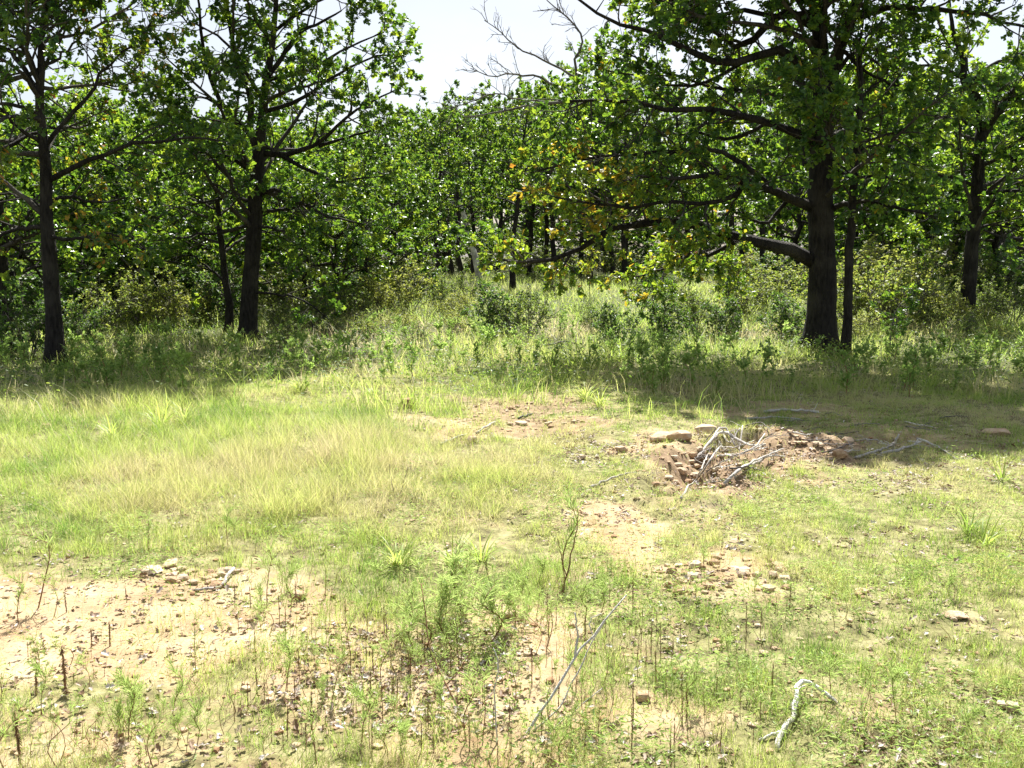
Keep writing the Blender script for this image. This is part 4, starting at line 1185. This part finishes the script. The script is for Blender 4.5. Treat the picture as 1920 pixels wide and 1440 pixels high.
dead_branch([(1352, 826, .04), (1368, 811, .08), (1387, 800, .10)], .009, .005, 'short forked branch at the very top of the brush pile', BP, nt=4, seed=8)
rb = random.Random(5)
for i in range(20):
    cx, cy = rb.uniform(1300, 1460), rb.uniform(812, 905)
    L, an = rb.uniform(25, 75), rb.uniform(-.95, .15)
    lift = rb.uniform(.03, .12)
    pts = [(cx - L * .5 * math.cos(an), cy - L * .5 * math.sin(an) * .8, .01), (cx + rb.uniform(-4, 4), cy + rb.uniform(-5, 3), lift), (cx + L * .5 * math.cos(an), cy + L * .5 * math.sin(an) * .8, lift * rb.uniform(.2, 1.2))]
    dead_branch(pts, rb.uniform(.004, .008), .0025, 'thin grey twig tangled in the brush pile', 'thin twigs of the brush pile', nt=rb.randint(0, 3), seed=600 + i, mat=rb.choice([TWIG, DEAD]))
for i in range(18):
    cx, cy = rb.uniform(1470, 1820), rb.uniform(770, 858)
    L, an = rb.uniform(30, 80), rb.uniform(-.6, .35)
    lift = rb.uniform(.02, .06)
    pts = [(cx - L * .5 * math.cos(an), cy - L * .5 * math.sin(an) * .5, .006), (cx + rb.uniform(-4, 4), cy + rb.uniform(-4, 2), lift), (cx + L * .5 * math.cos(an), cy + L * .5 * math.sin(an) * .5, lift * rb.uniform(.2, 1.0))]
    dead_branch(pts, rb.uniform(.005, .009), .003, 'thin twig strewn on the ground between the dirt mound and the right border', 'twigs strewn right of the brush pile', nt=rb.randint(0, 3), seed=640 + i, mat=rb.choice([TWIG, DEAD]))
dead_branch([(1106, 914, .01), (1141, 900, .02), (1167, 889, .03), (1192, 886, .01)], .012, .005, 'grey fallen twig lying in the grass left of the gully', None, nt=3, seed=9)
dead_branch([(1604, 858, .01), (1646, 845, .03), (1672, 835, .05)], 0.0140, 0.0084, 'pale branch lying right of the dirt mound', 'sticks right of the dirt mound', nt=3, seed=10)
dead_branch([(1650, 851, .01), (1685, 843, .04), (1726, 828, .06)], 0.0140, 0.0084, 'forked pale stick right of the dirt mound, next to the upright stub', 'sticks right of the dirt mound', nt=5, seed=11)
dead_branch([(1672, 844, .0), (1678, 829, .08), (1686, 814, .15)], .014, .009, 'short upright grey stub right of the dirt mound', 'sticks right of the dirt mound', nt=1, seed=12)
dead_branch([(1720, 822, .03), (1761, 838, .03), (1795, 862, .01)], 0.0112, 0.0056, 'thin stick slanting down to the right, farthest right of the sticks', 'sticks right of the dirt mound', nt=5, seed=13)
dead_branch([(1432, 772, .01), (1475, 768, .03), (1535, 772, .01)], 0.0182, 0.0098, 'long grey branch lying in the shade above the brush pile', None, nt=6, seed=14)
dead_branch([(1400, 785, .01), (1460, 782, .02), (1500, 786, .01)], 0.0126, 0.0070, 'thin grey branch in the shade just above the brush pile', None, nt=5, seed=15)
dead_branch([(824, 833, .01), (850, 823, .02), (875, 814, .01)], .012, .009, 'weathered stick lying left of the small upright stone', None, nt=1, seed=16)
dead_branch([(893, 812, .01), (910, 801, .03), (929, 790, .02)], .011, .008, 'straight stick in the rubble above the small upright stone', None, nt=0, seed=17)
dead_branch([(972, 784, .01), (985, 779, .02), (998, 775, .01)], .012, .009, 'short dark stick in the middle of the rubble patch', None, nt=0, seed=18, mat=TWIG)
dead_branch([(1459, 1406, .005), (1459, 1386, .012), (1466, 1370, .02), (1485, 1347, .03), (1492, 1317, .045), (1490, 1287, .06), (1504, 1278, .065), (1522, 1284, .05), (1541, 1295, .03), (1566, 1314, .008)],   .0105, .008,
            'whitened bent stick shaped like a hook lying at lower right', None, side=([(1463, 1372, .02), (1445, 1378, .012), (1424, 1388, .006)],), seed=19, nt=3, tw=(.03, .08), mat=PALE)
dead_branch([(366, 1106, .01), (399, 1102, .015), (418, 1092, .025), (428, 1077, .03), (438, 1066, .03)], .007, .010, 'short curved pale grey stick on the stones of the bare soil', None, seed=20)
dead_branch([(1000, 652, .05), (1035, 645, .12), (1060, 640, .14), (1085, 646, .06)], .02, .01, 'dark crooked branch lying by the dry grass patch at the edge of the woods', None, nt=7, seed=21, mat=TWIG, tw=(.15, .4))
dead_branch([(690, 1140, .01), (720, 1150, .015), (745, 1148, .01)], .005, .003, 'tiny dark stick in the soil left of the feathery weed clump', None, nt=2, seed=22, mat=TWIG)

def dry_stem(segs, label, name='dead_weed', mat=None, group=None, cat='dead weed'):
    """upright dry stems; segs: (list of (px, py, D), r0, r1)"""
    p0 = segs[0][0][0]
    b0 = at(*p0); b0[2] = float(height(b0[0], b0[1]))
    root = obj(name, None, loc=tuple(b0), label=label, cat=cat, group=group)
    for i, (pts, r0, r1) in enumerate(segs):
        q = resample(np.array([at(*p) for p in pts]), 12, .012) - b0
        if i == 0: q[0, 2] = -.02
        mb = MB(); stem_tube(mb, np.hstack([q, np.linspace(r0, r1, 12)[:, None]]), 6, rough=.25)
        obj('main_stem' if i == 0 else 'side_stem', mb.mesh('stem', mat or DEAD), root)
    return root
dry_stem([([(955, 1434, 3.38), (986, 1383, 3.42), (1016, 1332, 3.46), (1040, 1295, 3.5), (1064, 1251, 3.53), (1087, 1220, 3.56), (1118, 1187, 3.6), (1138, 1156, 3.62), (1175, 1115, 3.66)], .0075, .0025),
          ([(1078, 1232, 3.55), (1083, 1197, 3.56), (1078, 1149, 3.57)], .0055, .003),
          ([(1000, 1370, 3.44), (1040, 1335, 3.5), (1074, 1278, 3.56), (1108, 1210, 3.62), (1135, 1163, 3.66)], .004, .0018),
          ([(1112, 1193, 3.6), (1105, 1165, 3.6), (1128, 1150, 3.62)], .0025, .0015),
          ([(1020, 1380, 3.44), (1080, 1330, 3.5), (1130, 1290, 3.55)], .003, .0015)],
         'tall whitish dead weed leaning right at the bottom centre', mat=PALE)
dry_stem([([(934, 1440, 3.36), (928, 1330, 3.38), (928, 1285, 3.4), (935, 1244, 3.4), (925, 1215, 3.4)], .004, .0018), ([(932, 1255, 3.4), (940, 1225, 3.4)], .0025, .0015)],
         'single straight whitish stalk left of the leaning dead weed at bottom centre', mat=PALE)
dry_stem([([(905, 1424, 3.45), (867, 1346, 3.55), (837, 1281, 3.65), (810, 1227, 3.75), (790, 1095, 3.9)], .004, .0018), ([(838, 1283, 3.65), (868, 1250, 3.66), (887, 1215, 3.67), (885, 1190, 3.67)], .0025, .0012)],
         'dark bare stalk leaning left at the bottom centre', mat=STALK)
dry_stem([([(1050, 1140, 4.9), (1062, 1080, 4.95), (1078, 1010, 5.0), (1085, 960, 5.0)], .006, .002), ([(1062, 1080, 4.95), (1045, 1010, 4.97)], .003, .002)],
         'dark upright weed stalk right of the grassy hump in the middle', mat=STALK)
dry_stem([([(636, 970, 6.6), (628, 945, 6.6), (618, 912, 6.6)], .004, .0015), ([(636, 970, 6.6), (645, 940, 6.6), (650, 915, 6.65)], .003, .0012)], 'wiry dry twig plant in the pale grass left of centre', mat=TWIG)
dry_stem([([(745, 950, 6.8), (735, 910, 6.8), (730, 870, 6.8)], .004, .0015), ([(745, 950, 6.8), (757, 905, 6.8), (765, 875, 6.85)], .003, .0012)], 'wiry dry twig plant in the pale grass nearest the middle', mat=TWIG)

# ================================================================= WEEDS
def stalk_proto(seed):
    """shaggy brown stub, 1 m tall before scaling"""
    rng = np.random.default_rng(seed)
    root = obj('dry_stalk', None, cat='dry weed')
    q = resample(np.array([[0, 0, -.06, .028], [.02, .0, .4, .026], [.05, .02, .8, .022], [.06, .02, 1, .006]]), 9, .03, rng)
    mb = MB(); stem_tube(mb, q, 6, rng=rng, rough=.4); obj('stem', mb.mesh('stem', STALK), root)
    m = 90
    z = rng.uniform(.02, .98, m); az = rng.uniform(0, 6.28, m)
    P = np.stack([np.interp(z, q[:, 2], q[:, 0]), np.interp(z, q[:, 2], q[:, 1]), z], 1)
    D = np.stack([np.cos(az), np.sin(az), -rng.uniform(.3, 1.6, m)], 1)
    mb = MB(); mb.leaves(P, D, np.tile([0, 0, 1.], (m, 1)), rng.uniform(.06, .14, m), NARROW, np.clip(rng.normal(.2, .15, m), 0, 1))
    obj('withered_leaves', mb.mesh('withered_leaves', LITTER, smooth=False), root, kind='stuff')
    return root
def feather_proto(seed, stemtop=.95, bare_low=.35, dens=150, leaf=(.08, .2), tint=.85, tm=THREAD, branchy=6, matl=None, name='feathery_weed', bend=1.0, bl=(.15, .42)):
    """unit-height weed: reddish stem, fine green leaves higher up"""
    rng = np.random.default_rng(seed)
    root = obj(name, None, cat='weed')
    q = resample(np.array([[0, 0, -.04, .011], [.05 * bend * rng.normal(), .05 * bend * rng.normal(), .4, .009], [.1 * bend * rng.normal(), .1 * bend * rng.normal(), .75, .006], [.12 * bend * rng.normal(), .12 * bend * rng.normal(), stemtop, .003]]), 9, .02, rng)
    mb = MB(); stem_tube(mb, q, 5, rng=rng, rough=.2)
    p, d, r = spawn(q[None, :, :3], q[None, :, 3], np.zeros(branchy, int), rng.uniform(bare_low, .95, branchy), rng.uniform(.5, 1.1, branchy), rng)
    W = crooked(p, d, rng.uniform(*bl, branchy), 9, .1, .06, rng)
    RW = np.full((branchy, 1), .0032) * np.linspace(1, .4, 9)[None]
    mb.tubes(W, RW, 3, .5, cap=False)
    obj('stem', mb.mesh('stem', STALK), root)
    A = np.concatenate([q[None, :, :3], W]); AR = np.concatenate([q[None, :, 3], RW])
    n0 = int(dens * .35)
    idx = np.concatenate([np.zeros(n0, int), rng.integers(1, branchy + 1, dens - n0)])
    t = np.concatenate([bare_low + (1 - bare_low) * rng.random(n0) ** .8, .1 + .9 * rng.random(dens - n0)])
    p, d, r = spawn(A, AR, idx, np.minimum(t, .999), rng.uniform(.5, 1.2, dens), rng)
    mb = MB(); mb.leaves(p, nrm(d + np.array([0, 0, .25])), nrm(np.array([0, 0, 1.]) + rng.normal(size=(dens, 3)) * .6), rng.uniform(*leaf, dens), tm, np.clip(tint + rng.normal(size=dens) * .18, 0, 1))
    obj('foliage', mb.mesh('foliage', matl or FORB, smooth=False), root, kind='stuff')
    return root
STUBS = [stalk_proto(401), stalk_proto(402)]
FEA = [feather_proto(411, branchy=9), feather_proto(412, bare_low=.45, branchy=5, dens=90), feather_proto(413, bare_low=.15, dens=260, branchy=16), feather_proto(414, bare_low=.55, dens=80, branchy=4, bend=2.2), feather_proto(415, bare_low=.25, dens=120, branchy=12, bend=1.8), feather_proto(416, bare_low=.3, dens=60, branchy=3, bend=2.5)]
BUSHY = [feather_proto(417, bare_low=.2, dens=620, branchy=22, bl=(.2, .5), leaf=(.07, .17), tint=1.0), feather_proto(418, bare_low=.15, dens=520, branchy=18, bl=(.25, .55), leaf=(.07, .17), tint=.95, bend=2)]
FORBS = [feather_proto(421, bare_low=.12, dens=170, leaf=(.08, .16), tint=.45, tm=NARROW, branchy=10, name='leafy_weed'), feather_proto(422, bare_low=.08, dens=150, leaf=(.08, .15), tint=.6, tm=SIMPLE, branchy=9, name='leafy_weed'),
         feather_proto(423, bare_low=.15, dens=150, leaf=(.09, .17), tint=.3, tm=NARROW, branchy=12, name='leafy_weed')]
def put(lib, loc, h, label, group=None, wide=1.0, cat=None, rz=None):
    p = lib[random.randrange(len(lib))]
    sc = (h * wide, h * wide, h)
    rz = random.uniform(0, 6.28) if rz is None else rz
    if p.name not in used:
        used.add(p.name); p.location = tuple(loc); p.rotation_euler = (0, 0, rz); p.scale = sc
        return tag(p, label, cat, group)
    return copy_tree(p, tuple(loc), rz, sc, label, group)
def hpx(g_, hp): return hp / F * g_[1] * 1.06
for px, py, hp, lab in ((172, 1213, 36, 'left one of two short brown stubs on the bare soil'), (206, 1212, 50, 'right one of two short brown stubs on the bare soil'),
                        (68, 1304, 78, 'shaggy brown stalk with a green top, left one of the pair at lower left'), (124, 1302, 96, 'taller shaggy brown stalk with a green top, right one of the pair at lower left'),
                        (38, 1436, 112, 'tallest brown bare stalk in the bottom left corner'), (138, 1282, 24, 'little brown stub beside the taller shaggy stalk'),
                        (176, 1274, 20, 'tiny leaning brown stub in the middle of the left soil'), (196, 1268, 18, 'tiny upright brown stub right of the leaning one on the left soil'),
                        (125, 1148, 40, 'brown stub at the upper left of the bare soil'), (238, 1130, 30, 'thin stub with a dark seed head on the bare soil'), (275, 1108, 22, 'short stub with a dark head under the rock ledge')):
    g_ = ground(px, py); put(STUBS, g_, hpx(g_, hp), lab, 'dry stubs on the bare soil', .75)
for px, py, hp, wide, lab in ((72, 1262, 70, 1.2, 'green feathery tuft on the left shaggy stalk'), (128, 1255, 70, 1.2, 'green feathery tuft on the taller shaggy stalk'),
                              (240, 1392, 130, .9, 'feathery green weed alone on the soil at lower left'), (222, 1396, 80, .8, 'smaller feathery weed touching the lone one at lower left'),
                              (110, 1430, 110, .8, 'pale thin weed in the bottom left beside the tallest stalk'), (70, 1140, 150, .9, 'tall dark-stemmed feathery weed at the left border, upper part of the soil'),
                              (35, 1170, 90, 1.0, 'feathery weed at the left border below the tall one'), (368, 1262, 110, .7, 'slim feathery weed in the middle of the bare soil'),
                              (500, 1140, 120, .7, 'slim tall feathery weed right of the grey stick'), (545, 1150, 90, .8, 'slim feathery weed by the orange brown stone'),
                              (800, 1212, 95, 1.6, 'left weed of the big feathery clump in the middle'), (850, 1216, 140, 1.3, 'tallest weed of the big feathery clump in the middle'), (915, 1210, 125, 1.5, 'right weed of the big feathery clump in the middle'),
                              (880, 1165, 130, 1.6, 'rear weed of the big feathery clump in the middle'), (760, 1185, 75, 1.6, 'low weed at the left foot of the big feathery clump'), (965, 1180, 80, 1.6, 'low weed at the right foot of the big feathery clump'),
                              (1060, 1090, 150, .9, 'feathery weed in front of the dark upright stalk'), (875, 1390, 140, .9, 'bright feathery weed low at bottom centre'), (905, 1380, 120, .9, 'bright feathery weed right of its twin at bottom centre'),
                              (1620, 1330, 90, .8, 'bright feathery weed right of the hooked stick'), (1680, 1345, 100, .8, 'bright feathery weed second to the right of the hooked stick'), (620, 1320, 110, .8, 'feathery weed left of the bottom centre')):
    g_ = ground(px, py); put(BUSHY if 'clump' in lab else FEA, g_, hpx(g_, hp), lab, 'feathery weeds', wide)
rw = random.Random(77)
def scatter_px(n, x0, x1, y0, y1, avoid=None):
    k = 0
    while k < n:
        px, py = rw.uniform(x0, x1), rw.uniform(y0, y1)
        if avoid and avoid(px, py): continue
        k += 1
        yield px, py
soilzone = lambda x, y: (x < 470 and 1060 < y < 1330 and rw.random() < .93)
for px, py in scatter_px(135, 520, 1150, 1090, 1440):
    g_ = ground(px, py); put(FEA, g_, .04 + .2 * rw.random() ** 1.8, 'thin feathery weed with a reddish stem in the sparse stand at the bottom centre', 'feathery weeds at bottom centre', rw.uniform(.7, 1.2))
for px, py in scatter_px(60, -60, 520, 1020, 1450, soilzone):
    g_ = ground(px, py); put(FEA, g_, .04 + .2 * rw.random() ** 1.6, 'feathery weed at the fringe of the bare soil on the left', 'feathery weeds round the bare soil', rw.uniform(.7, 1.2))
for px, py in scatter_px(75, 1150, 1980, 1000, 1450):
    g_ = ground(px, py); put(FEA, g_, .035 + .13 * rw.random() ** 1.6, 'small feathery weed in the grass of the lower right', 'feathery weeds at lower right', rw.uniform(.8, 1.5))
for px, py in scatter_px(170, 440, 1500, 1130, 1445):
    g_ = ground(px, py); put(STUBS, g_, .04 + .12 * rw.random(), 'thin bare reddish brown stem standing among the weeds at the bottom', 'thin dry stems at the bottom', rw.uniform(.25, .5))
for px, py in scatter_px(24, -20, 470, 1060, 1330):
    g_ = ground(px, py); put(STUBS, g_, .02 + .06 * rw.random(), 'thin short brown stem poking out of the bare soil on the left', 'thin dry stems on the bare soil', rw.uniform(.3, .6))
for px, py in scatter_px(70, -80, 740, 655, 735):
    g_ = ground(px, py); put(FORBS, g_, rw.uniform(.25, .55), 'leafy green weed in the shade below the two left oaks', 'weeds in the left shade', rw.uniform(.8, 1.3))
for px, py in scatter_px(55, 1150, 1980, 660, 745):
    g_ = ground(px, py); put(FORBS, g_, rw.uniform(.25, .6), 'leafy green weed in the shade below the massive oak', 'weeds in the right shade', rw.uniform(.8, 1.3))
for px, py in scatter_px(45, 640, 1160, 625, 705):
    g_ = ground(px, py); put(FORBS, g_, rw.uniform(.25, .5), 'bright leafy weed in the sunny gap between the oaks', 'weeds in the sunny gap', rw.uniform(.9, 1.3))
for px, py, hp, lab in ((775, 712, 60, 'tall pale green weed clump at the right end of the left shade'), (1300, 735, 75, 'bright green leafy weed standing in the shade left of the massive oak'), (1240, 700, 70, 'tall leafy weed left of the bright one in the right shade'), (1228, 745, 60, 'dark leafy weed in front of the saplings')):
    g_ = ground(px, py); put(FORBS, g_, hpx(g_, hp), lab, 'tall weeds standing out', 1.2)

def stubble(n, seed):
    rng = np.random.default_rng(seed)
    y = 2.9 + 3.2 * rng.random(n) ** 1.2
    x = (rng.random(n) * 2 - 1) * (.54 * y + .2)
    d, bare, red, px, py = cover(x, y)
    k = rng.random(n) < sstep(.35, .65, vnoise(x, y, .4, 95)) * (1 - blob(px, py, 230, 1190, 330, 110)) * (1 - .6 * sstep(1200, 1500, px)) * sstep(1010, 1130, py)
    x, y = x[k], y[k]; m = len(x)
    P0 = np.stack([x, y, height(x, y) - .004], 1)
    D0 = nrm(np.array([0, 0, 1.]) + rng.normal(size=(m, 3)) * np.array([.42, .42, 0]))
    W = crooked(P0, D0, .02 + .12 * rng.random(m) ** 2, 5, .12, .05, rng)
    RW = rng.uniform(.0010, .0019, m)[:, None] * np.linspace(1, .5, 5)[None]
    a, b = MB(), MB()
    a.tubes(W, RW, 3, .5, cap=False)
    idx = np.repeat(np.arange(m), 6)
    p, dd, r = spawn(W, RW, idx, .35 + .64 * rng.random(len(idx)), rng.uniform(.5, 1.2, len(idx)), rng)
    b.leaves(p, dd, nrm(np.array([0, 0, 1.]) + rng.normal(size=p.shape) * .5), rng.uniform(.012, .034, len(idx)), THREAD, np.clip(.8 + rng.normal(size=len(idx)) * .15, 0, 1))
    return a, b
a_, b_ = stubble(3600, 96)
obj('dry_stems', a_.mesh('dry_stems', STALK), kind='stuff', label='countless thin reddish stems of small weeds in the foreground', cat='weeds')
obj('fine_weeds', b_.mesh('fine_weeds', FORB, smooth=False), kind='stuff', label='fine thread-like pale green leaves of small weeds in the foreground', cat='weeds')
# tall grass clumps ---------------------------------------------------------
def clump_proto(seed, nb, tint):
    rng = np.random.default_rng(seed)
    az = rng.uniform(0, 6.28, nb); out = rng.uniform(.15, .75, nb); L = rng.uniform(.5, 1.0, nb)
    P0 = np.stack([np.cos(az) * .05, np.sin(az) * .05, np.full(nb, -.02)], 1) + rng.normal(size=(nb, 3)) * np.array([.05, .05, 0])
    D = np.stack([np.cos(az) * out, np.sin(az) * out, np.ones(nb)], 1)
    n = 7
    pts = np.empty((nb, n, 3)); pts[:, 0] = P0; d = nrm(D)
    for i in range(1, n):
        d = nrm(d + np.array([0, 0, -.16]) * out[:, None] * i * .55 + np.stack([np.cos(az), np.sin(az), np.zeros(nb)], 1) * .12)
        pts[:, i] = pts[:, i - 1] + d * (L / (n - 1))[:, None]
    w = (.014 * np.array([.7, 1, 1, .9, .75, .5, .05]))[None, :, None] * np.stack([-np.sin(az), np.cos(az), np.zeros(nb)], 1)[:, None, :]
    V = np.stack([pts - w, pts + w], 2)            # nb, n, 2, 3
    idx = np.arange(nb * n * 2).reshape(nb, n, 2)
    q = np.stack([idx[:, :-1, 0], idx[:, :-1, 1], idx[:, 1:, 1], idx[:, 1:, 0]], -1).reshape(-1, 4)
    mb = MB(); mb.add(V.reshape(-1, 3), q, np.repeat(np.clip(tint + rng.normal(size=nb) * .1, 0, 1), n * 2))
    return mb.mesh('grass_clump', GRASS)
CL = [clump_proto(501, 34, .2), clump_proto(502, 28, .28), clump_proto(503, 40, .45)]
for i, (px, py, hp, k, lab) in enumerate(((1035, 690, 48, 0, 'arching bright grass clump at the left end of the tall grass in the middle'), (1072, 684, 52, 1, 'arching bright grass clump, second from left in the tall grass in the middle'),
        (1105, 690, 56, 0, 'arching bright grass clump in the centre of the tall grass in the middle'), (1140, 682, 56, 1, 'arching bright grass clump, second from right in the tall grass in the middle'), (1165, 676, 52, 0, 'arching bright grass clump at the right end of the tall grass in the middle'),
        (1098, 748, 44, 2, 'yellow-green grass clump at the top of the rubble patch'), (1125, 762, 40, 2, 'yellow-green grass clump right of the one at the rubble patch'),
        (300, 800, 60, 1, 'grass clump at the edge of the left shade'), (345, 795, 50, 2, 'yellowish grass clump at the edge of the left shade'), (215, 830, 60, 2, 'tall yellow-green grass clump in the left meadow'),
        (1850, 1020, 70, 1, 'grass clump at the right border'), (1820, 1000, 60, 0, 'grass clump left of the one at the right border'), (1880, 900, 50, 1, 'grass clump below the shadow at the right border'),
        (1740, 730, 50, 1, 'grass clump in the shade below the forked oak'), (1830, 735, 46, 0, 'grass clump in the shade at far right'),
        (745, 1062, 70, 2, 'orange brown dry grass clump left of the grassy hump'), (900, 1050, 70, 1, 'fine bright grass clump on the hump in the middle'), (850, 1060, 60, 1, 'fine bright grass clump left on the hump in the middle'),
        (560, 735, 40, 2, 'yellowish grass clump at the lower edge of the left shade'), (700, 745, 36, 1, 'grass clump between the left shade and the pale flat stone'))):
    g_ = ground(px, py); h = hpx(g_, hp) * 1.35
    obj('grass_clump', CL[k], loc=tuple(g_), rz=random.uniform(0, 6), sc=h, label=lab, cat='grass clump', group='grass clumps')
